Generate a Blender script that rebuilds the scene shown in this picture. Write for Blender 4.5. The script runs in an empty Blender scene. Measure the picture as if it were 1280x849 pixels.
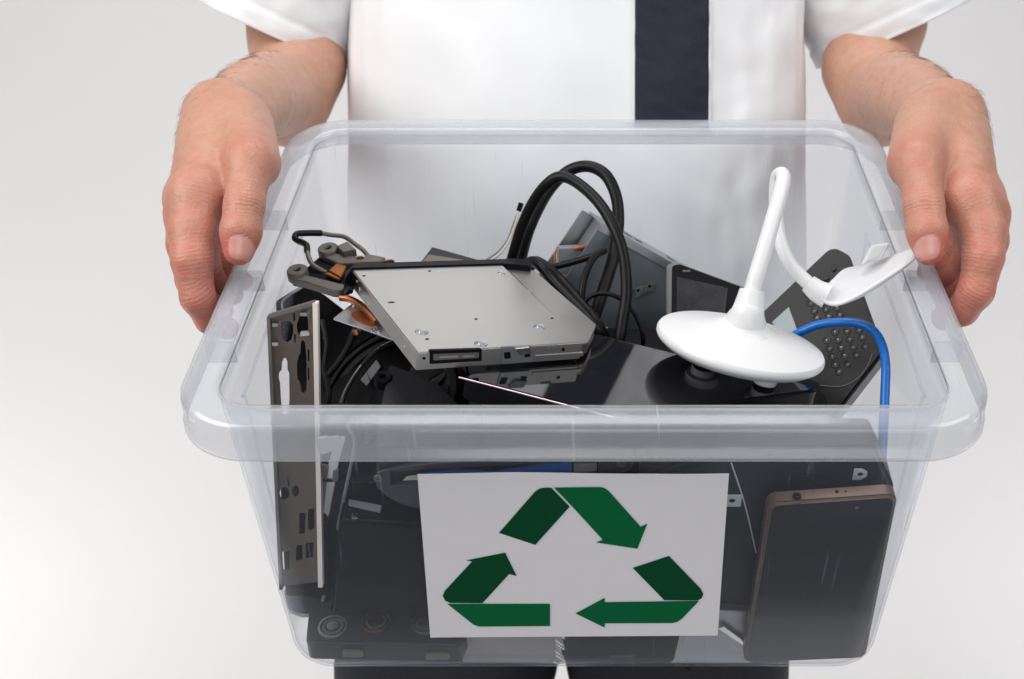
import bpy, bmesh, math, random
import numpy as np
from mathutils import Vector, Matrix, noise as mnoise
random.seed(7); rng = np.random.default_rng(7)
SC = bpy.context.scene
COL = SC.collection
# ------------------------------------------------------------------ camera
FOC, CX, CY = 1506.0, 730.0, 424.0          # lens in photo pixels, principal point
PIT = math.radians(6)
CAM = Vector((0, 0, 1.30))
R_ = Vector((1, 0, 0)); FW = Vector((0, math.cos(PIT), -math.sin(PIT))); UP = Vector((0, math.sin(PIT), math.cos(PIT)))
cam = bpy.data.objects.new('camera', bpy.data.cameras.new('camera')); COL.objects.link(cam)
cam.location = CAM; cam.rotation_euler = (math.radians(90) - PIT, 0, 0)
cam.data.sensor_width = 36; cam.data.lens = FOC / 1280 * 36
cam.data.shift_x = -(CX - 640) / 1280; cam.data.shift_y = (CY - 424.5) / 1280
cam.data.clip_start = 0.02; cam.data.clip_end = 60
cam.data.dof.use_dof = True; cam.data.dof.focus_distance = 0.78; cam.data.dof.aperture_fstop = 11
SC.camera = cam
# ------------------------------------------------------------------ world + lamps
SC.view_settings.view_transform = 'Standard'; SC.view_settings.look = 'None'
SC.view_settings.exposure = 0.10; SC.view_settings.gamma = 1.0
SC.cycles.use_denoising = True
SC.cycles.max_bounces = 14; SC.cycles.transparent_max_bounces = 40; SC.cycles.transmission_bounces = 8
SC.cycles.diffuse_bounces = 4; SC.cycles.glossy_bounces = 5
SC.cycles.caustics_reflective = False; SC.cycles.caustics_refractive = False
SC.cycles.sample_clamp_indirect = 6
wd = bpy.data.worlds.new('World'); SC.world = wd; wd.use_nodes = True
wd.node_tree.nodes['Background'].inputs[0].default_value = (.93, .95, 1, 1)
wd.node_tree.nodes['Background'].inputs[1].default_value = 0.19
def lamp(name, loc, aim, size, power, color=(1, 1, 1), sy=None):
    l = bpy.data.lights.new(name, 'AREA'); l.energy = power; l.color = color
    l.shape = 'RECTANGLE'; l.size = size; l.size_y = sy or size
    o = bpy.data.objects.new(name, l); COL.objects.link(o); o.location = loc
    o.rotation_euler = (Vector(aim) - Vector(loc)).to_track_quat('-Z', 'Y').to_euler()
lamp('key_softbox', (-1.55, -.25, 2.35), (0, .9, 1.3), 1.6, 38, (1, .985, .96))
lamp('fill_softbox', (1.45, -.2, 2.3), (0, .9, 1.3), 1.2, 15, (.97, .985, 1))
lamp('top_softbox', (0, .75, 2.9), (0, .8, 1.2), 1.0, 13)
lamp('front_softbox', (.2, -.9, .75), (0, .8, 1.2), 1.1, 6.5)
lamp('backdrop_lamp', (-1.9, 1.6, .10), (-.5, 2.7, .10), .7, 13)
lamp('backdrop_lamp', (1.9, 1.6, .10), (.6, 2.7, .10), .7, 14)

# ------------------------------------------------------------------ frames
def W(x, up, fw): return CAM + R_ * x + UP * up + FW * fw                # camera-like axes -> world
def U(px, py, z): return W((px - CX) / FOC * z, (CY - py) / FOC * z, z)   # photo point at real distance z
def ray(px, py): return (R_ * ((px - CX) / FOC) + UP * ((CY - py) / FOC) + FW)
TH = math.radians(36)
BO = W(0, -.0494, .670); BX = R_; BY = UP * math.sin(TH) + FW * math.cos(TH); BZ = UP * math.cos(TH) - FW * math.sin(TH)
def mat4(o, u, v, n):
    m = Matrix.Identity(4)
    for i, a in enumerate((u, v, n)):
        for k in range(3): m[k][i] = a[k]
    for k in range(3): m[k][3] = o[k]
    return m
BM = mat4(BO, BX, BY, BZ)                                                # the tilted bin's own frame
def B(x, y, z): return BO + BX * x + BY * y + BZ * z
def Bd(x, y, z): return BX * x + BY * y + BZ * z
def Cd(x, up, fw): return R_ * x + UP * up + FW * fw
class Fr:
    """a plane with its own axes; px() gives the plane coordinates seen at a photo point"""
    def __init__(s, o, n, uhint=None):
        s.o = Vector(o); s.n = Vector(n).normalized(); uh = uhint or R_
        s.u = (uh - s.n * uh.dot(s.n)).normalized(); s.v = s.n.cross(s.u)
        s.M = mat4(s.o, s.u, s.v, s.n)
    def px(s, x, y, off=0.0):
        d = ray(x, y); t = (s.o + s.n * off - CAM).dot(s.n) / d.dot(s.n)
        q = CAM + d * t - s.o
        return (q.dot(s.u), q.dot(s.v))
    def pxs(s, L, off=0.0): return [s.px(a, b, off) for a, b in L]

# ------------------------------------------------------------------ objects
def thing(name, label, cat, M, group=None, kind=None):
    o = bpy.data.objects.new(name, None); COL.objects.link(o); o.matrix_world = M; o.empty_display_size = .02
    return tag(o, label, cat, group, kind)
def tag(o, label=None, cat=None, group=None, kind=None):
    if label: o['label'] = label
    if cat: o['category'] = cat
    if group: o['group'] = group
    if kind: o['kind'] = kind
    return o
def part(name, me, mt, parent=None, M=None, label=None, smooth=40):
    o = bpy.data.objects.new(name, me); COL.objects.link(o); me.name = name
    if parent: o.parent = parent
    if M is not None: o.matrix_local = M
    for m in (mt if isinstance(mt, (list, tuple)) else [mt]): me.materials.append(m)
    if smooth:
        me.polygons.foreach_set('use_smooth', [True] * len(me.polygons)); me.set_sharp_from_angle(angle=math.radians(smooth))
    if label: o['label'] = label
    return o
def fin(bm):
    bmesh.ops.recalc_face_normals(bm, faces=bm.faces[:])
    me = bpy.data.meshes.new('m'); bm.to_mesh(me); bm.free(); return me
def prism(pts, z0, z1, bev=.0006, seg=2):
    bm = bmesh.new(); vs = [bm.verts.new((p[0], p[1], z0)) for p in pts]
    f = bm.faces.new(vs); r = bmesh.ops.extrude_face_region(bm, geom=[f])
    bmesh.ops.translate(bm, vec=(0, 0, z1 - z0), verts=[e for e in r['geom'] if isinstance(e, bmesh.types.BMVert)])
    if bev:
        es = [e for e in bm.edges if len(e.link_faces) == 2 and e.calc_face_angle(0) > .5]
        bmesh.ops.bevel(bm, geom=es, offset=bev, segments=seg, affect='EDGES', clamp_overlap=True)
    return fin(bm)
def box(c, s, bev=.0006):
    x, y, z = c; a, b, h = s[0] / 2, s[1] / 2, s[2] / 2
    return prism([(x - a, y - b), (x + a, y - b), (x + a, y + b), (x - a, y + b)], z - h, z + h, bev)
def join(meshes):
    bm = bmesh.new()
    for m in meshes: bm.from_mesh(m)
    me = bpy.data.meshes.new('m'); bm.to_mesh(me); bm.free(); return me
def xf(me, M): me.transform(M); return me
def rrect(w, h, r, n=6, c=(0, 0)):
    out = []
    for cx, cy, a0 in ((w/2-r, h/2-r, 0), (-w/2+r, h/2-r, 90), (-w/2+r, -h/2+r, 180), (w/2-r, -h/2+r, 270)):
        for i in range(n + 1):
            a = math.radians(a0 + 90 * i / n); out.append((c[0] + cx + r * math.cos(a), c[1] + cy + r * math.sin(a)))
    return out
def circ(c, r, n=28, ry=None):
    return [(c[0] + r * math.cos(6.28318 * i / n), c[1] + (ry or r) * math.sin(6.28318 * i / n)) for i in range(n)]
def roundpoly(p, r=.25, it=3):
    """corner rounding: cut corners by a fraction then smooth"""
    p = [Vector(a) for a in p]
    for k in range(it):
        f = r if k == 0 else .25
        q = []
        for i in range(len(p)):
            a, b, c = p[i - 1], p[i], p[(i + 1) % len(p)]
            q.append(b.lerp(a, f)); q.append(b.lerp(c, f))
        p = q
    return [tuple(a) for a in p]
def rquad(p, rad, n=6):
    """polygon with every corner rounded by radius rad"""
    P = [Vector(a) for a in p]; out = []
    for i in range(len(P)):
        b = P[i]; d1 = (P[i - 1] - b); d2 = (P[(i + 1) % len(P)] - b)
        ang = d1.angle(d2); L = min(rad / math.tan(ang / 2), d1.length * .48, d2.length * .48)
        a = b + d1.normalized() * L; c = b + d2.normalized() * L
        for k in range(n + 1):
            t = k / n; out.append(tuple(a * (1 - t) ** 2 + b * 2 * t * (1 - t) + c * t * t))
    return out
def spline(P, sub=8, closed=False):
    P = [Vector(p) for p in P]; out = []; n = len(P)
    for i in range(n if closed else n - 1):
        g = lambda k: P[k % n] if closed else P[max(0, min(n - 1, k))]
        p0, p1, p2, p3 = g(i - 1), g(i), g(i + 1), g(i + 2)
        for k in range(sub):
            t = k / sub
            out.append(.5 * (2 * p1 + (p2 - p0) * t + (2 * p0 - 5 * p1 + 4 * p2 - p3) * t * t + (3 * p1 - p0 - 3 * p2 + p3) * t ** 3))
    if not closed: out.append(P[-1])
    return out
def tube(P, r, n=12, sub=8, caps=True, smooth=True):
    Q = spline(P, sub) if smooth else [Vector(p) for p in P]
    m = len(Q); rr = r if isinstance(r, (list, tuple)) else [r, r]
    def rad(i):
        t = i / (m - 1) * (len(rr) - 1); k = min(int(t), len(rr) - 2); return rr[k] + (rr[k + 1] - rr[k]) * (t - k)
    bm = bmesh.new(); rings = []; T = (Q[1] - Q[0]).normalized()
    N = T.orthogonal().normalized()
    for i in range(m):
        T2 = (Q[min(i + 1, m - 1)] - Q[max(i - 1, 0)]).normalized()
        N = T.rotation_difference(T2) @ N; N = (N - T2 * N.dot(T2)).normalized(); T = T2; Bn = T.cross(N)
        rings.append([bm.verts.new(Q[i] + (N * math.cos(6.283185 * k / n) + Bn * math.sin(6.283185 * k / n)) * rad(i)) for k in range(n)])
    for a, b in zip(rings, rings[1:]):
        for k in range(n): bm.faces.new((a[k], a[(k + 1) % n], b[(k + 1) % n], b[k]))
    if caps: bm.faces.new(rings[0][::-1]); bm.faces.new(rings[-1])
    return fin(bm)
def lathe(prof, n=48):
    bm = bmesh.new(); rings = []
    for r, z in prof:
        rings.append([bm.verts.new((0, 0, z))] if r < 1e-7 else [bm.verts.new((r * math.cos(6.283185 * k / n), r * math.sin(6.283185 * k / n), z)) for k in range(n)])
    for a, b in zip(rings, rings[1:]):
        for k in range(n):
            k2 = (k + 1) % n
            if len(a) == 1 and len(b) == 1: continue
            if len(a) == 1: bm.faces.new((a[0], b[k], b[k2]))
            elif len(b) == 1: bm.faces.new((a[k], a[k2], b[0]))
            else: bm.faces.new((a[k], a[k2], b[k2], b[k]))
    return fin(bm)
def grid(fn, nu, nv, closed_u=False):
    bm = bmesh.new(); g = [[bm.verts.new(fn(i / nu, j / nv)) for j in range(nv + 1)] for i in range(nu if closed_u else nu + 1)]
    L = len(g)
    for i in range(nu):
        for j in range(nv): bm.faces.new((g[i][j], g[(i + 1) % L][j], g[(i + 1) % L][j + 1], g[i][j + 1]))
    return fin(bm)
def holed(outer, holes, z0, z1, bev=.0002):
    cu = bpy.data.curves.new('c', 'CURVE'); cu.dimensions = '2D'; cu.fill_mode = 'BOTH'
    for L in [outer] + list(holes):
        s = cu.splines.new('POLY'); s.points.add(len(L) - 1); s.use_cyclic_u = True
        for p, q in zip(s.points, L): p.co = (q[0], q[1], 0, 1)
    cu.extrude = (z1 - z0) / 2 - bev; cu.bevel_depth = bev; cu.bevel_resolution = 1; cu.offset = -bev
    o = bpy.data.objects.new('c', cu); COL.objects.link(o)
    me = bpy.data.meshes.new_from_object(o.evaluated_get(bpy.context.evaluated_depsgraph_get()))
    bpy.data.objects.remove(o); bpy.data.curves.remove(cu)
    me.transform(Matrix.Translation((0, 0, (z0 + z1) / 2))); me.materials.clear(); return me
def mods(o, solid=None, sub=0, off=0.0, bevel=None):
    if solid:
        m = o.modifiers.new('s', 'SOLIDIFY'); m.thickness = solid; m.offset = off
    if bevel:
        m = o.modifiers.new('b', 'BEVEL'); m.width = bevel; m.segments = 2; m.limit_method = 'ANGLE'
    if sub:
        m = o.modifiers.new('u', 'SUBSURF'); m.levels = m.render_levels = sub
    return o

# ------------------------------------------------------------------ materials
def mat(name, col, rough=.5, metal=0.0, var=.15, vs=60, bump=0.0, bs=900, coat=0, spec=.5, scratch=0.0, emit=None, dust=0.0):
    m = bpy.data.materials.new(name); m.use_nodes = True; nt = m.node_tree; N = nt.nodes; L = nt.links
    p = N['Principled BSDF']; p.inputs['Roughness'].default_value = rough; p.inputs['Metallic'].default_value = metal
    p.inputs['Specular IOR Level'].default_value = spec; p.inputs['Coat Weight'].default_value = coat
    p.inputs['Coat Roughness'].default_value = .05
    tc = N.new('ShaderNodeTexCoord')
    nz = N.new('ShaderNodeTexNoise'); nz.inputs['Scale'].default_value = vs; nz.inputs['Detail'].default_value = 6
    L.new(tc.outputs['Object'], nz.inputs['Vector'])
    mx = N.new('ShaderNodeMix'); mx.data_type = 'RGBA'
    a = [c * (1 - var) for c in col]; b = [min(1, c * (1 + var)) for c in col]
    mx.inputs['A'].default_value = (*a, 1); mx.inputs['B'].default_value = (*b, 1)
    L.new(nz.outputs['Fac'], mx.inputs['Factor'])
    out = mx.outputs['Result']
    if dust:
        n2 = N.new('ShaderNodeTexNoise'); n2.inputs['Scale'].default_value = 1400; n2.inputs['Detail'].default_value = 3
        L.new(tc.outputs['Object'], n2.inputs['Vector'])
        mr = N.new('ShaderNodeMapRange'); mr.inputs['From Min'].default_value = .60; mr.inputs['From Max'].default_value = .75
        mr.inputs['To Max'].default_value = dust; L.new(n2.outputs['Fac'], mr.inputs['Value'])
        m2 = N.new('ShaderNodeMix'); m2.data_type = 'RGBA'; L.new(mr.outputs['Result'], m2.inputs['Factor'])
        L.new(out, m2.inputs['A']); m2.inputs['B'].default_value = (.38, .36, .33, 1); out = m2.outputs['Result']
    L.new(out, p.inputs['Base Color'])
    rr = N.new('ShaderNodeMapRange'); rr.inputs['To Min'].default_value = max(.02, rough * .75); rr.inputs['To Max'].default_value = min(1, rough * 1.25)
    L.new(nz.outputs['Fac'], rr.inputs['Value']); L.new(rr.outputs['Result'], p.inputs['Roughness'])
    if bump or scratch:
        nb = N.new('ShaderNodeTexNoise'); nb.inputs['Scale'].default_value = bs; nb.inputs['Detail'].default_value = 4
        src = tc.outputs['Object']
        if scratch:
            mp = N.new('ShaderNodeMapping'); mp.inputs['Scale'].default_value = (1, .03, 1); L.new(src, mp.inputs['Vector']); src = mp.outputs['Vector']
        L.new(src, nb.inputs['Vector'])
        bp = N.new('ShaderNodeBump'); bp.inputs['Strength'].default_value = bump or scratch; bp.inputs['Distance'].default_value = .0004
        L.new(nb.outputs['Fac'], bp.inputs['Height']); L.new(bp.outputs['Normal'], p.inputs['Normal'])
    return m
def plastic(name, milk, tint, body=(.80, .84, .90), rough=.16, spec=1.0):
    m = bpy.data.materials.new(name); m.use_nodes = True; nt = m.node_tree; N = nt.nodes; L = nt.links
    N.remove(N['Principled BSDF']); out = N['Material Output']
    tr = N.new('ShaderNodeBsdfTransparent'); tr.inputs[0].default_value = (*tint, 1)
    df = N.new('ShaderNodeBsdfDiffuse'); df.inputs[0].default_value = (*body, 1)
    tl = N.new('ShaderNodeBsdfTranslucent'); tl.inputs[0].default_value = (*body, 1)
    mm = N.new('ShaderNodeMixShader'); mm.inputs[0].default_value = .5; L.new(df.outputs[0], mm.inputs[1]); L.new(tl.outputs[0], mm.inputs[2])
    lw = N.new('ShaderNodeLayerWeight'); lw.inputs['Blend'].default_value = .5
    tc = N.new('ShaderNodeTexCoord'); nz = N.new('ShaderNodeTexNoise'); nz.inputs['Scale'].default_value = 14; nz.inputs['Detail'].default_value = 5
    L.new(tc.outputs['Object'], nz.inputs['Vector'])
    pw3 = N.new('ShaderNodeMath'); pw3.operation = 'POWER'; pw3.inputs[1].default_value = 3; L.new(lw.outputs['Facing'], pw3.inputs[0])
    ma = N.new('ShaderNodeMath'); ma.operation = 'MULTIPLY_ADD'; ma.inputs[1].default_value = .22; ma.inputs[2].default_value = milk; ma.use_clamp = True
    L.new(pw3.outputs[0], ma.inputs[0])
    mv = N.new('ShaderNodeMapRange'); mv.inputs['To Min'].default_value = .75; mv.inputs['To Max'].default_value = 1.25; L.new(nz.outputs['Fac'], mv.inputs['Value'])
    mk = N.new('ShaderNodeMath'); mk.operation = 'MULTIPLY'; mk.use_clamp = True; L.new(ma.outputs[0], mk.inputs[0]); L.new(mv.outputs['Result'], mk.inputs[1])
    mp = N.new('ShaderNodeMapping'); mp.inputs['Rotation'].default_value = (.3, .5, .9); mp.inputs['Scale'].default_value = (420, 9, 14); L.new(tc.outputs['Object'], mp.inputs['Vector'])
    ns = N.new('ShaderNodeTexNoise'); ns.inputs['Scale'].default_value = 1; ns.inputs['Detail'].default_value = 2; L.new(mp.outputs['Vector'], ns.inputs['Vector'])
    ms = N.new('ShaderNodeMapRange'); ms.inputs['From Min'].default_value = .70; ms.inputs['From Max'].default_value = .78; ms.inputs['To Max'].default_value = .16; L.new(ns.outputs['Fac'], ms.inputs['Value'])
    sk = N.new('ShaderNodeMath'); sk.use_clamp = True; L.new(mk.outputs[0], sk.inputs[0]); L.new(ms.outputs['Result'], sk.inputs[1]); mk = sk
    m1 = N.new('ShaderNodeMixShader'); L.new(mk.outputs[0], m1.inputs[0]); L.new(tr.outputs[0], m1.inputs[1]); L.new(mm.outputs[0], m1.inputs[2])
    gl = N.new('ShaderNodeBsdfGlossy'); gl.inputs['Roughness'].default_value = rough
    nb = N.new('ShaderNodeTexNoise'); nb.inputs['Scale'].default_value = 25; L.new(tc.outputs['Object'], nb.inputs['Vector'])
    bp = N.new('ShaderNodeBump'); bp.inputs['Strength'].default_value = .12; bp.inputs['Distance'].default_value = .004; L.new(nb.outputs['Fac'], bp.inputs['Height'])
    L.new(bp.outputs['Normal'], gl.inputs['Normal'])
    p5 = N.new('ShaderNodeMath'); p5.operation = 'POWER'; p5.inputs[1].default_value = 5; L.new(lw.outputs['Facing'], p5.inputs[0])
    fr = N.new('ShaderNodeMath'); fr.operation = 'MULTIPLY_ADD'; fr.inputs[1].default_value = .6 * spec; fr.inputs[2].default_value = .04 * spec; fr.use_clamp = True
    L.new(p5.outputs[0], fr.inputs[0])
    m2 = N.new('ShaderNodeMixShader'); L.new(fr.outputs[0], m2.inputs[0]); L.new(m1.outputs[0], m2.inputs[1]); L.new(gl.outputs[0], m2.inputs[2])
    L.new(m2.outputs[0], out.inputs['Surface'])
    return m
def skin_mat():
    m = bpy.data.materials.new('skin'); m.use_nodes = True; nt = m.node_tree; N = nt.nodes; L = nt.links; p = N['Principled BSDF']
    tc = N.new('ShaderNodeTexCoord')
    def at(n): a = N.new('ShaderNodeAttribute'); a.attribute_name = n; return a.outputs['Fac']
    def noi(s, d=5):
        n = N.new('ShaderNodeTexNoise'); n.inputs['Scale'].default_value = s; n.inputs['Detail'].default_value = d; L.new(tc.outputs['Object'], n.inputs['Vector']); return n.outputs['Fac']
    def mix(f, a, b):
        x = N.new('ShaderNodeMix'); x.data_type = 'RGBA'; L.new(f, x.inputs['Factor'])
        for s, v in (('A', a), ('B', b)):
            if isinstance(v, tuple): x.inputs[s].default_value = (*v, 1)
            else: L.new(v, x.inputs[s])
        return x.outputs['Result']
    def math_(op, a, b):
        x = N.new('ShaderNodeMath'); x.operation = op
        for i, v in enumerate((a, b)):
            if isinstance(v, (int, float)): x.inputs[i].default_value = v
            else: L.new(v, x.inputs[i])
        return x.outputs[0]
    base = mix(noi(35), (.47, .255, .165), (.63, .37, .265))
    red = math_('MULTIPLY', at('red'), math_('ADD', math_('MULTIPLY', noi(75), 1.7), .30))
    base = mix(math_('MULTIPLY', math_('GREATER_THAN', noi(130, 4), .0), math_('MULTIPLY', math_('POWER', noi(130, 4), 3), 1.6)), base, (.50, .20, .14))
    base = mix(math_('MULTIPLY', math_('POWER', noi(420, 3), 4), 1.4), base, (.40, .21, .13))
    c = mix(red, base, (.55, .125, .095))
    c = mix(math_('MULTIPLY', at('nail'), .65), c, (.80, .45, .38))
    L.new(c, p.inputs['Base Color'])
    p.inputs['Subsurface Weight'].default_value = .12; p.inputs['Subsurface Radius'].default_value = (1, .35, .2); p.inputs['Subsurface Scale'].default_value = .004
    rg = N.new('ShaderNodeMapRange'); L.new(at('nail'), rg.inputs['Value']); rg.inputs['To Min'].default_value = .47; rg.inputs['To Max'].default_value = .22
    L.new(rg.outputs['Result'], p.inputs['Roughness'])
    vo = N.new('ShaderNodeTexVoronoi'); vo.inputs['Scale'].default_value = 700; L.new(tc.outputs['Object'], vo.inputs['Vector'])
    h = math_('ADD', math_('MULTIPLY', vo.outputs['Distance'], .55), math_('MULTIPLY', noi(230, 6), 1.0))
    sn = math_('SINE', math_('ADD', math_('MULTIPLY', at('ws'), 2300), math_('MULTIPLY', noi(150, 3), 9)), 0)
    h = math_('ADD', h, math_('MULTIPLY', math_('MULTIPLY', sn, at('wrk')), .45))
    h = math_('ADD', h, math_('MULTIPLY', noi(48, 3), 3.0))
    h = math_('MULTIPLY', h, math_('SUBTRACT', 1, at('nail')))
    bp = N.new('ShaderNodeBump'); bp.inputs['Strength'].default_value = .6; bp.inputs['Distance'].default_value = .0006; L.new(h, bp.inputs['Height'])
    L.new(bp.outputs['Normal'], p.inputs['Normal'])
    return m
M = dict(
    wall=plastic('translucent_plastic', .017, (.965, .97, .98), body=(.74, .81, .97), spec=.6),
    rim=plastic('milky_plastic', .23, (.97, .975, .985), body=(.92, .94, .985), spec=1.3),
    paper=mat('paper', (.80, .78, .80), .8, var=.02, bump=.2, bs=1500),
    green=mat('green_ink', (.001, .125, .040), .9, var=.05, vs=30, spec=.1), green_dark=mat('dark_green_ink', (.001, .062, .022), .9, var=.05, vs=30, spec=.1),
    backdrop=mat('studio_paper', (.81, .795, .79), .9, var=.01, vs=2),
    shirt=mat('white_cotton', (.80, .81, .825), .9, var=.02, bump=.35, bs=1800),
    stripe=mat('black_cotton', (.010, .012, .026), .85, var=.3, vs=300, bump=.5, bs=1500),
    trousers=mat('dark_denim', (.008, .008, .014), .9, var=.2, vs=400, bump=.3),
    steel=mat('brushed_steel', (.57, .555, .53), .34, 1, var=.06, vs=25, scratch=.08, bs=500),
    steel_dull=mat('galvanised_steel', (.44, .46, .48), .42, 1, var=.12, vs=40, scratch=.10, bs=400),
    steel_paint=mat('grey_steel_sheet', (.165, .19, .21), .42, .25, var=.10, vs=30, scratch=.1, bs=400),
    chrome=mat('bright_steel', (.80, .80, .78), .14, 1, var=.05),
    bronze_plate=mat('dull_plated_steel', (.15, .12, .10), .32, .5, var=.12, vs=40),
    black=mat('black_plastic', (.004, .004, .0055), .45, spec=.14, var=.25, vs=80, bump=.12, bs=700),
    black_tex=mat('textured_black_plastic', (.010, .009, .012), .5, var=.3, vs=500, bump=.7, bs=1400),
    black_dusty=mat('dusty_black_plastic', (.012, .012, .016), .48, var=.3, vs=60, bump=.2, dust=.3),
    gloss=mat('glossy_black_glass', (.005, .005, .007), .035, var=.2, coat=.6, spec=.6),
    rubber=mat('black_rubber', (.0045, .004, .0045), .42, spec=.22, var=.25, vs=120, bump=.1, bs=600),
    grey_dark=mat('dark_grey_metal', (.17, .155, .14), .5, .6, var=.2, vs=60, bump=.15),
    grey_mid=mat('mid_grey_plastic', (.22, .23, .24), .5, var=.1, bump=.1),
    grey_pale=mat('pale_grey_plastic', (.56, .60, .60), .5, var=.08),
    copper=mat('copper', (.42, .17, .075), .40, 1, var=.25, vs=70, bump=.1, bs=300),
    white=mat('white_plastic', (.77, .77, .775), .34, var=.015, spec=.5),
    white_sh=mat('white_matte_plastic', (.72, .725, .74), .5, var=.02),
    blue=mat('blue_cable_sheath', (.008, .15, .56), .28, var=.06),
    blue_label=mat('blue_label', (.06, .26, .80), .4),
    bronze=mat('bronze_phone_shell', (.15, .105, .078), .38, .5, var=.08),
    screen=mat('dark_phone_glass', (.005, .006, .008), .10, var=.3, vs=30, coat=.4, dust=.05),
    key=mat('charcoal_keys', (.011, .010, .011), .36, var=.1),
    handset=mat('charcoal_plastic', (.010, .009, .010), .42, var=.12, bump=.12, bs=1200),
    lcd=mat('grey_display', (.36, .42, .44), .3),
    mark=mat('pale_marking', (.42, .42, .43), .6),
    pale_metal=mat('pale_metal_shine', (.80, .74, .66), .5, .2),  # shine of bare metal put into a pale, nearly matte colour
    cream=mat('cream_sheath', (.62, .57, .47), .5),
    red=mat('red_sheath', (.35, .03, .02), .45), yellow=mat('yellow_sheath', (.55, .36, .03), .45), orange=mat('orange_sheath', (.55, .16, .02), .45),
    hair=mat('dark_hair', (.070, .038, .020), .7, var=.3),
    skin=skin_mat(),
)
# ------------------------------------------------------------------ setting: studio backdrop sweep
def sweep(u, v):
    L = 5.2; s = v * L; x = (u - .5) * 9
    if s < 1.4: return (x, .7 + s, 0)
    if s < 1.4 + .785: a = (s - 1.4) / .5; return (x, 2.1 + .5 * math.sin(a), .5 - .5 * math.cos(a))
    return (x, 2.6, .5 + (s - 2.185))
tag(part('backdrop', grid(sweep, 4, 80), M['backdrop'], smooth=60), kind='structure')

# ------------------------------------------------------------------ storage bin
def loop(a, y0, y1, r, z, n=10):
    out = []
    for cx, cy, a0 in ((a - r, y1 - r, 0), (-a + r, y1 - r, 90), (-a + r, y0 + r, 180), (a - r, y0 + r, 270)):
        for i in range(n + 1):
            t = math.radians(a0 + 90 * i / n); out.append((cx + r * math.cos(t), cy + r * math.sin(t), z))
    return out
def loft(loops, cap=False):
    bm = bmesh.new(); R = [[bm.verts.new(p) for p in l] for l in loops]; n = len(R[0])
    for a, b in zip(R, R[1:]):
        for k in range(n): bm.faces.new((a[k], a[(k + 1) % n], b[(k + 1) % n], b[k]))
    if cap: bm.faces.new(R[-1])
    return fin(bm)
A0, Y0, Y1, RC, TAP, HB, TAX = .214, .021, .369, .024, .0524, .25, .030
def wl(h, ins=0.0): return loop(A0 - TAX * h - ins, Y0 + TAP * h + ins, Y1 - TAP * h - ins, RC + .02 * h, -h)
bin_ = thing('storage_bin', 'translucent plastic storage bin with milky rim, held in two hands and full of electronic scrap', 'storage bin', BM)
WL = [wl(h) for h in (.0045, .02, .023, .06, .1, .14, .18, .21, .239)]
for k in range(1, 7):
    a = math.radians(90 * k / 6); WL.append(wl(.239 + .018 * math.sin(a), .018 * (1 - math.cos(a))))
mods(part('tub', loft(WL, True), M['wall'], bin_, smooth=50), solid=.0018)
def rl(o, z): return loop(A0 + o, Y0 - o, Y1 + o, RC + o, z)
mods(part('rim', loft([rl(0, -.0045), rl(.0003, -.0022), rl(.0014, -.0006), rl(.0035, 0), rl(.017, 0), rl(.0192, -.0007), rl(.0206, -.0022), rl(.021, -.0045), rl(.0214, -.0195), rl(.0225, -.0205), rl(.0226, -.0228)]), M['rim'], bin_, smooth=50), solid=.0018)
for s in (-1, 1):
    for y in (.085, .165, .245): part('handle_rib', box((s * (A0 + .0105), y, -.0105), (.0180, .0016, .0160), .0003), M['rim'], bin_)
    pl = prism([(s * (A0 + .0025), .088), (s * (A0 + .0185), .088), (s * (A0 + .0185), .162), (s * (A0 + .0025), .162)][::s], -.0065, -.0050, .0004)
    part('handle_plate', pl, M['rim'], bin_)
    def rp(y, h): return (s * (A0 - TAX * h - .0015), y, -h)
    part('moulded_ridge', tube([rp(.075, .2), rp(.075, .05), rp(.085, .035), rp(.25, .035), rp(.26, .05), rp(.26, .2)], .0010, n=6, sub=5), M['wall'], bin_)

# ------------------------------------------------------------------ recycling sign on the front wall
FWALL = Fr(B(0, .0192, 0), Bd(0, -.9986, -.0523))
sg = thing('recycling_sign', 'white paper sign with three green recycling arrows stuck on the bin front', 'sign', FWALL.M)
pc = [Vector(FWALL.px(*q)) for q in ((522, 591), (911, 590), (897, 793.5), (538, 796))]
def paper(u, v):
    t = pc[0].lerp(pc[1], u).lerp(pc[3].lerp(pc[2], u), v)
    e = .00015 * (max(0, abs(u - .5) * 2 - .75) * 2) ** 2 + .0007 * math.sin(u * 7 + 1) * (1 - v) ** 3
    return (t.x, t.y + .0008 * math.sin(u * 6.3) * (1 - v) ** 4, .0006 + max(0, e))
mods(part('paper', grid(paper, 40, 20), M['paper'], sg, smooth=0), solid=.00015)
def gz(p): return 500 + p[0] / 2.938, 560 + p[1] / 2.938
AR = {
 'a': [[(364, 312), (497, 160), (515, 149), (540, 146), (556, 147), (623, 216), (497, 356)],
       [(566, 146), (735, 144), (752, 148), (766, 158), (884, 290), (908, 279), (872, 370), (720, 347), (745, 338), (634, 217)]],
 'b': [[(244, 413), (386, 385), (428, 470), (401, 463), (303, 570), (184, 569), (166, 561), (157, 544), (164, 526), (265, 417)],
       [(174, 573), (551, 573), (551, 654), (290, 656), (270, 649)]],
 'c': [[(855, 441), (988, 397), (1105, 518), (1114, 537), (1108, 552), (1092, 560), (970, 559)],
       [(645, 608), (752, 551), (752, 567), (1098, 562), (1035, 628), (1018, 639), (1000, 643), (752, 644), (752, 660)]]}
for k in AR:
    pf = {'a': 1, 'b': 1, 'c': 1}[k]
    aw = part('arrow', prism(FWALL.pxs([gz(q) for q in AR[k][1]], .001), .00095, .0011, 0), M['green'], sg, smooth=0)
    part('arrow_fold', prism(FWALL.pxs([gz(q) for q in AR[k][0]], .001), .00095, .0011, 0), M['green_dark'], aw, smooth=0)

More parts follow.
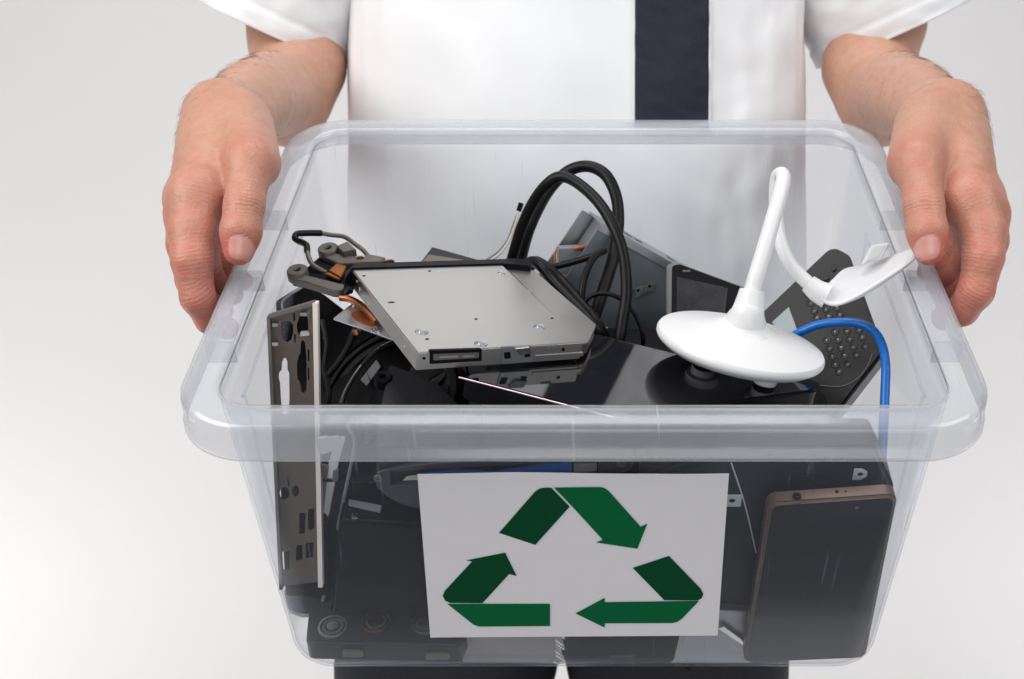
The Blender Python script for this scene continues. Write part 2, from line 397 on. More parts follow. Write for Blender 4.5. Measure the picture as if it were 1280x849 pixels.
# ------------------------------------------------------------------ optical drive on the tablet
dn = Bd(.164, .207, .964).normalized()
DR = Fr(B(-.0776, .1325, -.0074), dn, Bd(.875, .42, -.239))
od = thing('optical_drive', 'silver slim optical disc drive lying upside down on the glossy tablet', 'disc drive', DR.M)
TD = .0118
top = DR.pxs([(522, 441), (729, 428), (628, 331), (440, 337)])
part('housing', prism(top, -TD, 0, .0007), M['steel'], od)
lo = DR.pxs([(728, 430), (735, 428), (744, 409), (745, 405), (668, 338), (629, 332)], -.0028)
part('ledge', prism(lo, -TD + .001, -.0028, .0005), M['steel'], od)
# black tray bezel at the far edge
part('tray_bezel', prism(DR.pxs([(431, 350), (440, 337.5), (628, 331.5), (664, 335), (664, 325), (640, 325), (444, 331), (431, 341)]), -TD - .001, .0012, .0006), M['black'], od)
def dfront(px, py):            # point on the drive's front edge face: plane through front edge
    return None
FE = Fr(od.matrix_world @ Vector((top[0][0], top[0][1], 0)), -(DR.M.to_3x3() @ Vector((0, 1, 0))) , DR.u)
FE = Fr(FE.o, (DR.M.to_3x3() @ Vector((top[1][1] - top[0][1], -(top[1][0] - top[0][0]), 0))), DR.u)
L2 = DR.M.inverted() @ FE.M
def onfront(name, pxs, z0, z1, mt, bev=.0003): return part(name, xf(prism(FE.pxs(pxs), z0, z1, bev), L2), mt, od)
onfront('connector', [(537, 438), (602, 436), (602, 451), (537, 455)], -.002, .0006, M['black'])
onfront('connector_slot', [(541, 442), (598, 440), (598, 447), (541, 450)], .0003, .0011, M['grey_dark'])
onfront('connector_tongue', [(548, 444.5), (572, 443.6), (572, 446), (548, 447)], .0008, .0016, M['grey_mid'])
onfront('connector_tongue', [(577, 443.4), (592, 442.9), (592, 445.4), (577, 446)], .0008, .0016, M['grey_mid'])
onfront('latch_plate', [(627, 433), (664, 431), (664, 452), (627, 455)], -.001, .0008, M['steel_dull'])
onfront('latch_tab', [(642, 434), (660, 432), (664, 440), (648, 443)], .0006, .0022, M['chrome'])
onfront('latch_screw', [(629, 440), (637, 439), (638, 447), (630, 448)], .0006, .0014, M['black'])
onfront('latch_screw', [(655, 438.5), (662, 438), (662, 445), (655, 446)], .0006, .0014, M['black'])
onfront('seam_strip', [(668, 444), (729, 440), (729, 445), (668, 449)], -.001, .0005, M['steel'])
onfront('eject_hole', circ((704, 437), 2.2, 12), -.001, .0004, M['black'])
onfront('eject_hole', circ((530, 448), 2.0, 12), -.001, .0004, M['black'])
onfront('lens_slot', [(683, 431.5), (697, 430.5), (697, 433.5), (683, 434.5)], -.001, .0004, M['grey_mid'])
for (x, y, r) in ((527, 415, .0041), (601, 430, .0041), (674, 409, .0040), (657, 365, .0038), (627, 342, .0028)):
    q = DR.px(x, y, 0 if x < 650 or y > 400 else -.0028)
    zz = 0 if x < 650 or y > 400 else -.0028
    me = xf(lathe([(r, .0001), (r * .88, .0005), (r * .55, .0002), (r * .48, .0007), (0, .0009)], 24), Matrix.Translation((q[0], q[1], zz)))
    part('screw', me, M['steel_dull'], od)
for (x, y) in ((537, 339), (489, 378), (595, 399), (534, 424), (690, 398), (455, 345)):
    q = DR.px(x, y); part('punched_hole', xf(prism(circ((0, 0), .0011 if x != 489 else .0022, 12, .0007), .0000, .0003, 0), Matrix.Translation((q[0], q[1], 0))), M['black'], od)
SE = Fr(od.matrix_world @ Vector((top[0][0], top[0][1], 0)), DR.M.to_3x3() @ Vector((-(top[3][1] - top[0][1]), top[3][0] - top[0][0], 0)) * 1.0, DR.M.to_3x3() @ Vector((top[3][0] - top[0][0], top[3][1] - top[0][1], 0)))
if SE.n.dot(ray(480, 400)) > 0: SE = Fr(SE.o, -SE.n, SE.u)
L3 = DR.M.inverted() @ SE.M
for (x, y, r) in ((446, 352, .0008), (449, 362, .0016), (454, 371, .0007), (462, 381, .0007), (506, 433, .0008)):
    part('side_rivet', xf(prism(circ(SE.px(x, y), r, 10), -.0005, .0005, .0001), L3), M['chrome'], od)

# ------------------------------------------------------------------ glossy tablet
TB = Fr(DR.o - dn * (TD + .0022), dn, Bd(.97, -.22, 0))
tq = [(573, 471), (768, 521), (1034, 486), (745, 416)]
tb = thing('tablet', 'glossy black tablet lying face up under the silver disc drive and white lamp', 'tablet', TB.M)
to = rquad(TB.pxs(tq), .006)
part('casing', prism(to, -.014, -.0006, .0012, 3), M['black'], tb)
ti = rquad([Vector(a) * .985 for a in TB.pxs(tq)], .006)
part('screen', prism(rquad(TB.pxs([(579, 471.3), (768, 519), (1027, 485.5), (745.5, 418.5)]), .005), -.0012, 0, .0003), M['gloss'], tb)
eg = TB.pxs([(573.5, 471.5), (767, 521.5)], -.0004)
part('edge_trim', tube([(*eg[0], -.0006), (*eg[1], -.0006)], .0005, n=8, smooth=False), mat('pink_metal_edge', (.60, .46, .53), .3, 1), tb)

# ------------------------------------------------------------------ white gooseneck lamp
LQ = TB.px(926, 427, .0215)
LM = TB.M @ Matrix.Translation((LQ[0], LQ[1], .0125)) @ Matrix.Rotation(math.radians(-5), 4, 'X')
lp = thing('desk_lamp', 'small white desk lamp with round base and bent gooseneck lying on the tablet', 'lamp', LM)
rb = .0555
part('base', lathe([(0, -.001), (.03, -.001), (.05, .001), (.0545, .0045), (rb, .0060), (rb, .0082), (.0545, .0098), (.046, .0124), (.034, .0152), (.022, .0184), (.0165, .0208), (.0125, .0240), (.0, .0242)], 72), M['white'], lp)
Lf = Fr(LM.translation, LM.to_3x3() @ Vector((0, 0, 1)), TB.u)
for (x, y) in ((884, 438), (960, 462), (955, 425)):
    q = Lf.px(x, y, -.002); f = part('foot', lathe([(0, -.0118), (.0070, -.0118), (.0076, -.0108), (.0078, -.0075), (.0108, -.0065), (.0112, 0), (0, .001)], 24), M['white_sh'], lp, Matrix.Translation((q[0], q[1], 0)))
LI = LM.inverted()
ct = Vector((0, 0, .044)); cw = LM @ ct; zc = (cw - CAM).dot(FW)
neckpx = [(941, 361, 0), (946, 343, .000), (957, 306, .003), (968, 268, .008), (976.5, 238, .014), (979.5, 223, .020), (976.5, 217.5, .025), (971.5, 223, .030), (969.5, 245, .032), (970.5, 274, .032), (976, 304, .030), (988, 331, .027), (1008, 352, .024), (1026, 366, .022)]
part('collar', tube([(0, 0, .0150), (0, 0, .0190), LI @ U(934.0, 394, zc), LI @ U(936, 384, zc), LI @ U(938, 374, zc), LI @ U(940.2, 363, zc)], [.0230, .0150, .0112, .0098, .0089, .0080], n=32), M['white'], lp)
part('gooseneck', tube([LI @ U(937.5, 376, zc)] + [LI @ U(a, b, zc + d) for a, b, d in neckpx], [.0056, .0054, .0051, .0049, .0047, .0046, .0046, .0048], n=16, sub=10), M['white'], lp)
zh = zc + .022
part('head_collar', tube([LI @ U(1010, 354, zh + .001), LI @ U(1022, 364, zh), LI @ U(1034, 370, zh - .001)], [.0060, .0075, .0085], n=20), M['white'], lp)
near = spline([U(1024, 372, zh - .006), U(1034, 379, zh - .009), U(1049, 380, zh - .012), U(1074, 368, zh - .015), U(1110, 345, zh - .014), U(1138, 326, zh - .011), U(1147.5, 315, zh - .006)], 8)
far = spline([U(1030, 363, zh + .004), U(1040, 351, zh + .010), U(1056, 337, zh + .018), U(1083, 332, zh + .022), U(1110, 323, zh + .018), U(1135, 313, zh + .006), U(1147.5, 311, zh - .003)], 8)
def petal(u, v):
    k = u * (len(near) - 1); i = min(int(k), len(near) - 2); t = k - i
    a = near[i].lerp(near[i + 1], t); b = far[i].lerp(far[i + 1], t)
    p = a.lerp(b, v) - UP * (.008 * math.sin(math.pi * v) * math.sin(math.pi * min(1, u * 1.05))) - FW * (.003 * math.sin(math.pi * v))
    return LI @ p
mods(part('lamp_head', grid(petal, 48, 14), M['white_sh'], lp, smooth=80), solid=.0022, off=0)
hl = Fr(U(1094, 318, zh + .012), Cd(-.25, .25, -.93))
part('led_panel', xf(prism(hl.pxs([(1076, 331), (1089, 306), (1112, 303), (1102, 322)]), -.003, 0, .0004), LI @ hl.M), M['white_sh'], lp)
part('led_window', xf(prism(hl.pxs([(1082, 328), (1092, 309), (1108, 306.5), (1099, 321)]), -.001, .0004, .0002), LI @ hl.M), M['grey_pale'], lp)

# ------------------------------------------------------------------ keypad handset
KH = Fr(U(1040, 410, .868), Cd(-.30, .42, -.86))
kp = thing('keypad_handset', 'charcoal handset with round keys leaning in the bin behind the blue cable', 'handset', KH.M)
ko = rquad(KH.pxs([(1040, 306), (1062, 318), (1106, 440), (1044, 520), (1020, 510), (940, 408), (952, 390)]), .009)
part('shell', prism(ko, -.017, 0, .0022, 4), M['handset'], kp)
kg = []; km = []
def kz(x, y): return (960 + x / 3.54, 280 + y / 3.54)
keys = [(175, 312), (190, 350), (205, 384), (218, 415), (243, 342), (256, 376), (269, 408), (305, 370), (318, 402), (232, 448), (282, 441),
        (260, 515), (310, 513), (362, 508), (417, 501), (272, 550), (324, 547), (377, 543), (431, 540), (285, 586), (339, 582), (392, 578), (298, 622), (352, 619), (315, 655), (297, 478), (349, 473), (402, 468)]
for (x, y) in keys:
    c = KH.px(*kz(x, y)); r = .0029
    kg.append(xf(lathe([(r * 1.05, -.0005), (r, .0002), (r * .86, .0005), (r * .6, .0004), (0, .0003)], 18), Matrix.Translation((c[0], c[1], 0))))
    for k in range(random.choice((1, 2))): km.append(prism([(c[0] + a * .0006 + random.uniform(-.0005, .0005), c[1] + b * .0003 + k * .0009 - .0004) for a, b in ((-1, -1), (1, -1), (1, 1), (-1, 1))], .0003, .0006, 0))
for q in ([(220, 220), (262, 200), (275, 245), (240, 262)], [(272, 180), (296, 172), (306, 205), (284, 215)]):
    kg.append(prism(rquad(KH.pxs([kz(*a) for a in q]), .002), -.0005, .0012, .0005))
part('keypad', join(kg), M['key'], kp); part('key_marks', join(km), M['mark'], kp)
part('display', prism(KH.pxs([(965, 403), (986, 384), (997, 414), (985, 432)]), -.0005, .0005, .0002), M['lcd'], kp)
part('face_trim', tube([(*KH.px(*kz(a, b)), .0002) for a, b in ((230, 715), (320, 720), (390, 690), (440, 630), (462, 575))], .0004, n=6), M['grey_dark'], kp)

# ------------------------------------------------------------------ cables
def cable(name, label, pts, r, mt, cat='cable', group=None, n=14):
    o = tag(part(name, tube([U(*p) for p in pts], r, n=n, sub=10), mt), label, cat, group); return o
cable('network_cable', 'blue cable arching out of the bin over the charcoal handset', [(985, 424, .845), (1003, 414, .838), (1024, 406, .832), (1048, 403, .826), (1072, 404, .82), (1091, 413, .812), (1102, 430, .804), (1107, 455, .795), (1106.5, 485, .788), (1105, 520, .782), (1103, 560, .782), (1101, 600, .79), (1095, 660, .81)], .0031, M['blue'])
zA = .86
cable('power_cable', 'thick black cable making the nearer of two tall loops behind the disc drive', [(636, 340, .93), (641, 320, .92), (652, 284, .91), (667, 252, .90), (684, 230, .89), (701, 221, .885), (722, 229, .88), (749, 254, .87), (769, 288, .86), (780, 322, .855), (783, 366, .85), (778, 402, .845), (773, 432, .842), (770, 452, .85), (768, 480, .87)], .0042, M['rubber'], group='black cables in the bin')
cable('power_cable', 'thick black cable making the farther and taller of two loops behind the disc drive', [(648, 345, .955), (651, 325, .95), (662, 285, .94), (684, 241, .935), (709, 215, .93), (734, 208, .925), (756, 218, .92), (769, 242, .915), (773, 272, .91), (769, 312, .90), (760, 345, .89), (749, 378, .88), (742, 402, .875), (744, 424, .87)], .0046, M['rubber'], group='black cables in the bin')
cable('power_cable', 'black cable running down from behind the drive bezel along its right edge', [(655, 338, .90), (664, 327, .89), (676, 333, .88), (690, 350, .875), (710, 372, .865), (731, 394, .855), (747, 414, .85), (756, 430, .86)], .0040, M['rubber'], group='black cables in the bin')
cable('power_cable', 'black cable lying close beside another along the drive right edge, uppermost of the pair', [(662, 336, .905), (669, 326, .90), (684, 334, .89), (701, 350, .885), (719, 370, .875), (738, 392, .865), (752, 412, .86), (760, 428, .87)], .0036, M['rubber'], group='black cables in the bin')
cable('thin_cable', 'thin black lead running left across the face of the grey steel case', [(683, 337, .905), (700, 332, .90), (722, 326, .895), (738, 321, .892), (752, 315, .89), (757, 311, .89)], .0026, M['rubber'], group='thin black leads')
cable('thin_cable', 'thin black lead curving down in front of the grey steel case beside the tall loops', [(757, 312, .888), (746, 318, .885), (737, 331, .88), (730, 350, .875), (727, 372, .872), (729, 392, .875)], .0026, M['rubber'], group='thin black leads')
cable('thin_cable', 'thinnest black wire arching low across the grey steel case to its lower right', [(728, 382, .87), (738, 371, .868), (752, 367, .866), (771, 371, .864), (788, 385, .862), (799, 404, .86), (804, 424, .86), (802, 440, .87)], .0017, M['rubber'], group='thin black leads')

# ------------------------------------------------------------------ grey steel case at the back
SB = Fr(U(790, 360, .925), Cd(.20, -.30, -.93))
sb = thing('steel_case', 'open grey steel drive case with coloured wires leaning at the back of the bin', 'metal case', SB.M)
face = SB.pxs([(751, 282), (915, 374), (870, 470), (690, 372)])
part('face_panel', prism(face, -.002, 0, .0004), M['steel_paint'], sb)
def back(p, d): return (p[0], p[1], -d)
f3 = [Vector((*p, 0)) for p in face]; T_ = .045
bm = bmesh.new()
out3 = [p + (p - (f3[0] + f3[1] + f3[2] + f3[3]) / 4) * .0 for p in f3]
def slab(pts, nrm, t):
    bm = bmesh.new(); a = [bm.verts.new(p) for p in pts]; b = [bm.verts.new(Vector(p) + nrm * t) for p in pts]
    bm.faces.new(a); bm.faces.new(b[::-1])
    for i in range(4): bm.faces.new((a[i], a[(i + 1) % 4], b[(i + 1) % 4], b[i]))
    return fin(bm)
zv = Vector((0, 0, -T_))
upv = Vector((0, 0, 1)).cross((f3[1] - f3[0]).normalized())
cen = (f3[0] + f3[2]) / 2
if upv.dot(f3[0] - cen) < 0: upv = -upv
part('top_panel', slab([f3[0] + upv * .0005, f3[1] + upv * .0005, f3[1] + zv + upv * .0005, f3[0] + zv + upv * .0005], upv, .0015), M['steel_dull'], sb)
part('top_flange', slab([f3[0] + upv * .001 + Vector((0, 0, -.0005)), f3[1] + upv * .001 + Vector((0, 0, -.0005)), f3[1] - upv * .004 + Vector((0, 0, -.0005)), f3[0] - upv * .004 + Vector((0, 0, -.0005))], Vector((0, 0, 1)), .0014), M['steel_dull'], sb)
part('back_panel', slab([p + zv for p in f3], Vector((0, 0, -1)), .0015), M['steel_dull'], sb)
part('end_lip', slab([f3[0] + zv * .96, f3[0] + zv, f3[3] + zv, f3[3] + zv * .96], (f3[0] - f3[1]).normalized(), .006), M['steel_dull'], sb)
part('end_tray', slab([f3[0].lerp(f3[1], .04) + zv * .12, f3[0].lerp(f3[1], .04) + zv * .9, f3[3].lerp(f3[2], .04) + zv * .9, f3[3].lerp(f3[2], .04) + zv * .12], (f3[1] - f3[0]).normalized(), .002), M['steel_dull'], sb)
part('plug', xf(box((0, 0, 0), (.018, .02, .012)), Matrix.Translation(f3[0].lerp(f3[3], .55) + zv * .42)), M['grey_mid'], sb)
SI = SB.M.inverted()
for i, (nm, c) in enumerate((('red', .25), ('yellow', .33), ('orange', .41), ('black', .49), ('red', .57), ('cream', .30), ('orange', .6))):
    a = f3[0].lerp(f3[3], .30 + .015 * i) + zv * (.25 + .07 * i); b = f3[0].lerp(f3[3], .62 + .02 * i) + zv * (.4 + .05 * (i % 4))
    mdl = a.lerp(b, .5) + (f3[0] - f3[1]).normalized() * (.004 + .001 * i)
    part('wire', tube([a + (f3[1] - f3[0]).normalized() * .004, mdl, b], .0011, n=8), M[nm if nm != 'black' else 'rubber'], sb)
part('label_tab', prism(SB.pxs([(790, 362), (819, 353), (818, 364), (793, 373)], .001), .0002, .0014, .0003), M['chrome'], sb)
for (x, y) in ((798, 363), (812, 358)): part('tab_hole', prism(circ(SB.px(x, y, .0015), .0012, 12), .0012, .0018, 0), M['black'], sb)
for t in (.22, .30, .55, .72): 
    q = f3[0].lerp(f3[1], t)
    part('vent_slot', slab([q + upv * .0018 + zv * .45, q + (f3[1] - f3[0]) * .05 + upv * .0018 + zv * .45, q + (f3[1] - f3[0]) * .05 + upv * .0018 + zv * .6, q + upv * .0018 + zv * .6], upv, .0005), M['black'], sb)

# ------------------------------------------------------------------ old phone behind the lamp base
OP = Fr(U(880, 372, .885), Cd(-.08, .10, -.99))
op = thing('old_phone', 'old black phone with grey side standing behind the white lamp base', 'phone', OP.M)
part('body', prism(rquad(OP.pxs([(833, 330), (846, 328), (942, 363), (930, 430), (833, 430)]), .004), -.012, 0, .0015, 3), M['grey_mid'], op)
part('front', prism(rquad(OP.pxs([(840, 332), (850, 330.5), (940, 364), (929, 428), (839, 428)]), .004), -.001, .0006, .0004), M['gloss'], op)
part('screen', prism(OP.pxs([(846, 346), (910, 360), (905, 402), (846, 402)], .0008), .0004, .0009, .0001), mat('display_reflection_grey', (.05, .05, .055), .12, var=.6, vs=90, dust=.15), op)  # grey reflection on the glass put into the display colour
part('speaker_slot', prism(rrect(.006, .0016, .0008, c=OP.px(858, 339)), .0004, .0010, .0001), M['grey_dark'], op)

# ------------------------------------------------------------------ perforated metal faceplate standing at left
p0, p1, p2 = B(-.2035, .041, -.171), B(-.1743, .0428, -.1676), None
d = ray(396, 376); t = ((B(0, .105, 0) - CAM).dot(BY)) / d.dot(BY); p2 = CAM + d * t
nn = (p1 - p0).cross(p2 - p0).normalized()
if nn.dot(FW) > 0: nn = -nn
FP = Fr(p1, nn, p1 - p0)
fp = thing('metal_faceplate', 'tall thin metal computer back plate with punched ports standing at the bin left wall', 'faceplate', FP.M)
def fz(x, y): return (330 + x / 5.66, 360 + y / 5.66)
def fy(x, y): return (340 + x / 6.4, 560 + y / 6.4)
H = []
H.append([fz(*q) for q in ((120, 245), (150, 232), (185, 236), (205, 262), (207, 320), (190, 372), (160, 388), (130, 372), (122, 320))])
H.append([fz(*q) for q in ((250, 205), (272, 180), (297, 190), (312, 220), (314, 300), (290, 340), (258, 342), (236, 318), (230, 262))])
H.append([fz(*q) for q in ((205, 175), (219, 175), (220, 235), (206, 240))])
H.append([fz(*q) for q in ((213, 325), (225, 330), (224, 395), (214, 380))])
H.append([fz(*q) for q in ((262, 380), (276, 368), (290, 385), (300, 480), (302, 640), (300, 720), (282, 748), (264, 735), (258, 690), (248, 660), (236, 650), (232, 540), (244, 480), (255, 470))])
H.append([fz(*q) for q in ((138, 500), (152, 492), (165, 520), (166, 580), (178, 600), (180, 790), (172, 880), (150, 900), (128, 890), (118, 780), (112, 670), (103, 640), (106, 600), (124, 580), (126, 530))])
H.append([fz(*q) for q in ((308, 440), (320, 432), (322, 520), (309, 522))])
H.append([fz(*q) for q in ((309, 568), (321, 560), (322, 650), (310, 655))])
H.append(circ((355.5, 617), 6.2, 18, 8)); H.append(circ((369.5, 614), 4.5, 18, 7))
H.append([(359, 596), (362.5, 594), (362, 607), (360, 608)])
H.append([(374, 641), (382, 641), (381, 667), (374, 668)]); H.append([(385, 637), (393, 635), (393, 660), (388, 664), (385, 660)])
H.append([(370, 682), (378, 681), (378, 700), (370, 701)]); H.append([(382, 679), (392, 678), (391, 697), (382, 698)])
H.append([(352, 690), (362, 689), (362, 712), (353, 712)])
outl = FP.pxs([(353, 733), (401, 727), (394.5, 377), (338, 394)])
part('plate', holed(outl, [FP.pxs(h) for h in H], -.0007, 0, 0), M['bronze_plate'], fp)
def bar(a, b, w, h, off=0):
    a = Vector((*FP.px(*a), 0)); b = Vector((*FP.px(*b), 0)); t = (b - a).normalized(); s = Vector((0, 0, 1)).cross(t) * w
    return slab([a - s, b - s, b + s, a + s], Vector((0, 0, 1)), h)
part('edge_flange', bar((396, 376), (402.5, 729), .0015, .006), M['pale_metal'], fp)  # light caught by this edge is put into its pale colour
part('edge_flange', bar((337.5, 394), (395, 376.5), .0011, .005), M['grey_dark'], fp)
part('edge_flange', bar((337.5, 394), (353, 733), .0010, .005), M['grey_dark'], fp)
for (x0, y0, x1, y1) in ((342, 404, 349, 404.5), (342, 428, 349, 428), (377, 391, 385, 391), (377, 416, 388, 415)):
    part('contact_finger', bar((x0, y0), (x1, y1), .0011, .004), M['chrome'], fp)

PB = Fr(FP.o - FP.n * .014, FP.n, FP.u)
pb = tag(part('dark_backing', prism(rquad(PB.pxs([(349, 575), (408, 570), (412, 744), (357, 746)]), .003), -.003, 0, .0006), M['black']), 'black panel added behind the lower half of the metal faceplate to darken its holes', 'board')  # added dark sheet so the faceplate holes come out dark
pb.matrix_world = PB.M
# ------------------------------------------------------------------ laptop cooler with copper and heat pipe
HS = Fr(U(420, 335, .835), Cd(-.05, .80, -.60))
hs = thing('laptop_cooler', 'dark grey laptop cooler bracket with copper blocks sticking out left of the disc drive', 'cooler', HS.M)
def hz(x, y): return (355 + x / 5.66, 280 + y / 5.66)
def hp(name, L, z0, z1, mt, bev=.0005): return part(name, prism(HS.pxs([hz(*q) for q in L]), z0, z1, bev), mt, hs)
hp('base_plate', [(100, 345), (250, 215), (400, 250), (520, 250), (520, 330), (480, 460), (420, 480), (150, 395)], -.004, -.0015, M['black'])
hp('arm', [(55, 360), (80, 345), (150, 375), (470, 455), (395, 492), (340, 485), (150, 425), (55, 408)], -.004, .002, M['grey_dark'])
hp('arm', [(270, 215), (320, 195), (365, 225), (560, 250), (595, 226), (720, 252), (690, 285), (560, 290), (400, 300), (275, 245)], -.003, .002, M['grey_dark'])
hp('fin_block', [(380, 205), (458, 172), (520, 230), (430, 250)], .0, .006, M['grey_dark'])
hp('copper_block', [(320, 345), (375, 293), (445, 312), (405, 392)], -.001, .002, M['copper'])
hp('copper_strip', [(515, 255), (560, 250), (570, 262), (520, 268)], .0, .0035, M['copper'])
hp('copper_strip', [(700, 270), (770, 262), (785, 275), (690, 284)], -.001, .002, M['copper'])
hp('copper_strip', [(285, 360), (320, 352), (405, 398), (390, 405)], -.001, .0015, M['copper'])
for c in ((100, 358), (317, 204)):
    q = HS.px(*hz(*c)); part('lug', xf(lathe([(.0022, .003), (.0030, .0045), (.0066, .0045), (.0072, .0038), (.0074, -.003), (.0022, -.003), (.0022, .003)], 24), Matrix.Translation((q[0], q[1], 0))), M['grey_dark'], hs)
part('copper_pipe', tube([(*HS.px(424, 366), -.004), (*HS.px(436, 368), -.004), (*HS.px(452, 377), -.004), (*HS.px(470, 395), -.005)], .0024, n=12), M['copper'], hs)
HI = HS.M.inverted()
part('sensor_lead', tube([HI @ U(*p) for p in ((420, 346, .84), (402, 338, .835), (391, 331, .835), (386, 322, .838), (384, 312, .842))], .0018, n=10), M['grey_dark'], hs)
part('lead_sleeve', tube([HI @ U(*p) for p in ((384, 315, .841), (382.5, 306, .845), (372, 301, .85), (368.5, 297, .852), (372, 292.5, .855), (385, 291.5, .86), (402, 291.5, .865))], .0023, n=10), M['rubber'], hs)
part('sensor_lead', tube([HI @ U(*p) for p in ((401, 291.5, .865), (415, 294, .867), (430, 296, .868), (442, 304, .868), (454, 313, .866), (461, 322, .86))], .0017, n=10), M['grey_dark'], hs)

MP = Fr(U(455, 400, .80), Cd(-.15, .72, -.68))
mp_ = thing('copper_plate', 'triangular grey metal plate with a copper patch under the drive left edge', 'metal plate', MP.M)
part('plate', prism(MP.pxs([(416, 398), (441, 378), (500, 392), (530, 440), (486, 423)]), -.0016, 0, .0004), M['steel_dull'], mp_)
part('copper_patch', prism(roundpoly(MP.pxs([(437, 393), (447, 388), (462, 391), (475, 402), (470, 408), (460, 409), (446, 402)])), -.0005, .0006, .0002), M['copper'], mp_)
for (x, y) in ((442, 381), (467, 413), (474, 414)):
    q = MP.px(x, y); part('stud', xf(lathe([(.0016, 0), (.0013, .0012), (0, .0014)], 14), Matrix.Translation((*q, 0))), M['chrome'], mp_)
part('copper_tip', xf(lathe([(0, -.004), (.002, -.0035), (.003, -.001), (.002, .001), (0, .0012)], 16), Matrix.Translation((*MP.px(443, 409), -.0035))), M['copper'], mp_)

# ------------------------------------------------------------------ black fan and junk in the left gap
FN = Fr(U(486, 500, .80), Cd(-.35, .45, -.82))
fn = thing('cooling_fan', 'round black cooling fan lying in the dark gap between faceplate and drive', 'fan', FN.M)
part('housing', lathe([(.044, -.014), (.052, -.014), (.052, .001), (.0505, .0022), (.0485, .0016), (.0475, -.001), (.044, -.002)], 64), M['black'], fn)
part('shroud_line', lathe([(.0560, -.006), (.0572, -.006), (.0575, -.003), (.0568, -.002), (.0560, -.003)], 64), M['gloss'], fn)
for k in range(9):
    a = k * 40
    part('blade', xf(prism([(.012, -.004), (.04, -.011), (.043, .004), (.012, .006)], -.006, -.004, .0005), Matrix.Rotation(math.radians(a), 4, 'Z') @ Matrix.Rotation(.35, 4, 'X')), M['black'], fn)
part('hub', lathe([(.016, -.01), (.0155, 0), (.013, .0012), (0, .0014)], 32), M['black'], fn)
part('label_strip', prism([(-.035, -.006), (-.01, .028), (-.014, .034), (-.042, .0)], -.003, -.0024, .0002), M['grey_mid'], fn)
BX2 = Fr(U(520, 485, .765), Cd(.12, .72, -.68))
bx = thing('black_adapter', 'black textured plastic box with a raised lid in front of the disc drive', 'adapter', BX2.M)
part('body', prism(BX2.pxs([(470, 560), (474, 520), (487, 454), (548, 478), (574, 505), (576, 560)]), -.04, 0, .0012), M['black_tex'], bx)
part('lid_panel', prism(BX2.pxs([(486, 540), (492, 479), (535, 488), (568, 505), (570, 540)]), -.001, .0009, .0005), M['black_tex'], bx)
part('screw_boss', xf(lathe([(.0018, -.002), (.0024, .001), (.005, .0015), (.0056, .0006), (.0056, -.006)], 20), Matrix.Translation((*BX2.px(479, 472), 0))), M['black'], bx)
CS = Fr(U(425, 430, .85), Cd(.2, .6, -.75))
cs = thing('ribbon_connector', 'black plug with white terminals in the dark gap behind the metal faceplate', 'connector', CS.M)
part('plug_body', prism(CS.pxs([(405, 425), (440, 405), (455, 425), (422, 448)]), -.012, 0, .001), M['black'], cs)
for (x, y) in ((407, 426), (411, 436), (414, 441), (419, 443)):
    q = CS.px(x, y); part('terminal', xf(prism(rrect(.0022, .0055, .001), .0, .0015, .0004), Matrix.Translation((*q, 0)) @ Matrix.Rotation(.5, 4, 'Z')), M['white_sh'], cs)
cable('thin_cable', 'thin glossy black wire sweeping up the dark gap right of the metal faceplate', [(424, 512, .77), (434, 486, .775), (452, 458, .78), (472, 438, .785), (492, 428, .79)], .0016, M['gloss'], group='thin black leads')
cable('thin_cable', 'short black lead curling under the copper plate tip', [(410, 470, .80), (424, 452, .80), (436, 432, .80), (444, 412, .80), (452, 404, .805)], .0022, M['rubber'], group='thin black leads')
cable('thin_cable', 'thin black wire hanging beside the inner edge of the metal faceplate', [(402, 400, .79), (408, 430, .785), (405, 462, .78), (412, 492, .775), (406, 520, .775)], .0014, M['rubber'], group='thin black leads')
BK = Fr(U(378, 385, .87), Cd(-.25, .55, -.8))
bk = thing('black_bracket', 'glossy black bracket with pale edge behind the metal faceplate, its plate enlarged to darken the gap', 'bracket', BK.M)
part('plate', prism(rquad(BK.pxs([(344, 376), (380, 354), (405, 368), (440, 395), (500, 430), (500, 600), (372, 600), (366, 450), (348, 440)]), .004), -.004, 0, .0008), M['black'], bk)  # bracket plate extended down and right to keep the gap dark
part('pale_edge', tube([(*BK.px(354, 388), .0004), (*BK.px(355, 376), .0006), (*BK.px(378, 360), .0006)], .0009, n=8), M['grey_pale'], bk)
SL = Fr(U(560, 322, .93), Cd(-.1, .6, -.8))
sl = thing('plastic_cover', 'dark plastic cover tip poking up behind the far edge of the drive', 'plastic cover', SL.M)
part('cover', prism(SL.pxs([(520, 335), (540, 308), (597, 324), (600, 345)]), -.004, 0, .0008), M['black_tex'], sl)
part('grey_edge', prism(SL.pxs([(524, 333), (536, 319), (592, 328), (590, 336)]), -.001, .0012, .0004), M['grey_dark'], sl)  # raised dark grey strip on the cover
rc = thing('ribbon_lead', 'thin cream lead with a tiny black plug rising behind the drive', 'lead', mat4(U(640, 300, .94), R_, UP, -FW))
RI = rc.matrix_world.inverted()
part('lead', tube([RI @ U(*p) for p in ((612, 326, .93), (624, 318, .935), (635, 303, .94), (643, 284, .945), (648, 266, .95))], .0009, n=8), M['cream'], rc)
part('lead', tube([RI @ U(*p) for p in ((608, 325, .93), (622, 315, .935), (634, 300, .942), (641, 282, .947), (646, 268, .95))], .0008, n=8), M['grey_mid'], rc)
part('plug', xf(box((0, 0, 0), (.004, .007, .003), .0004), RI @ mat4(U(650, 259, .95), Cd(.95, -.3, 0), Cd(.3, .95, 0), Cd(0, 0, 1))), M['black'], rc)

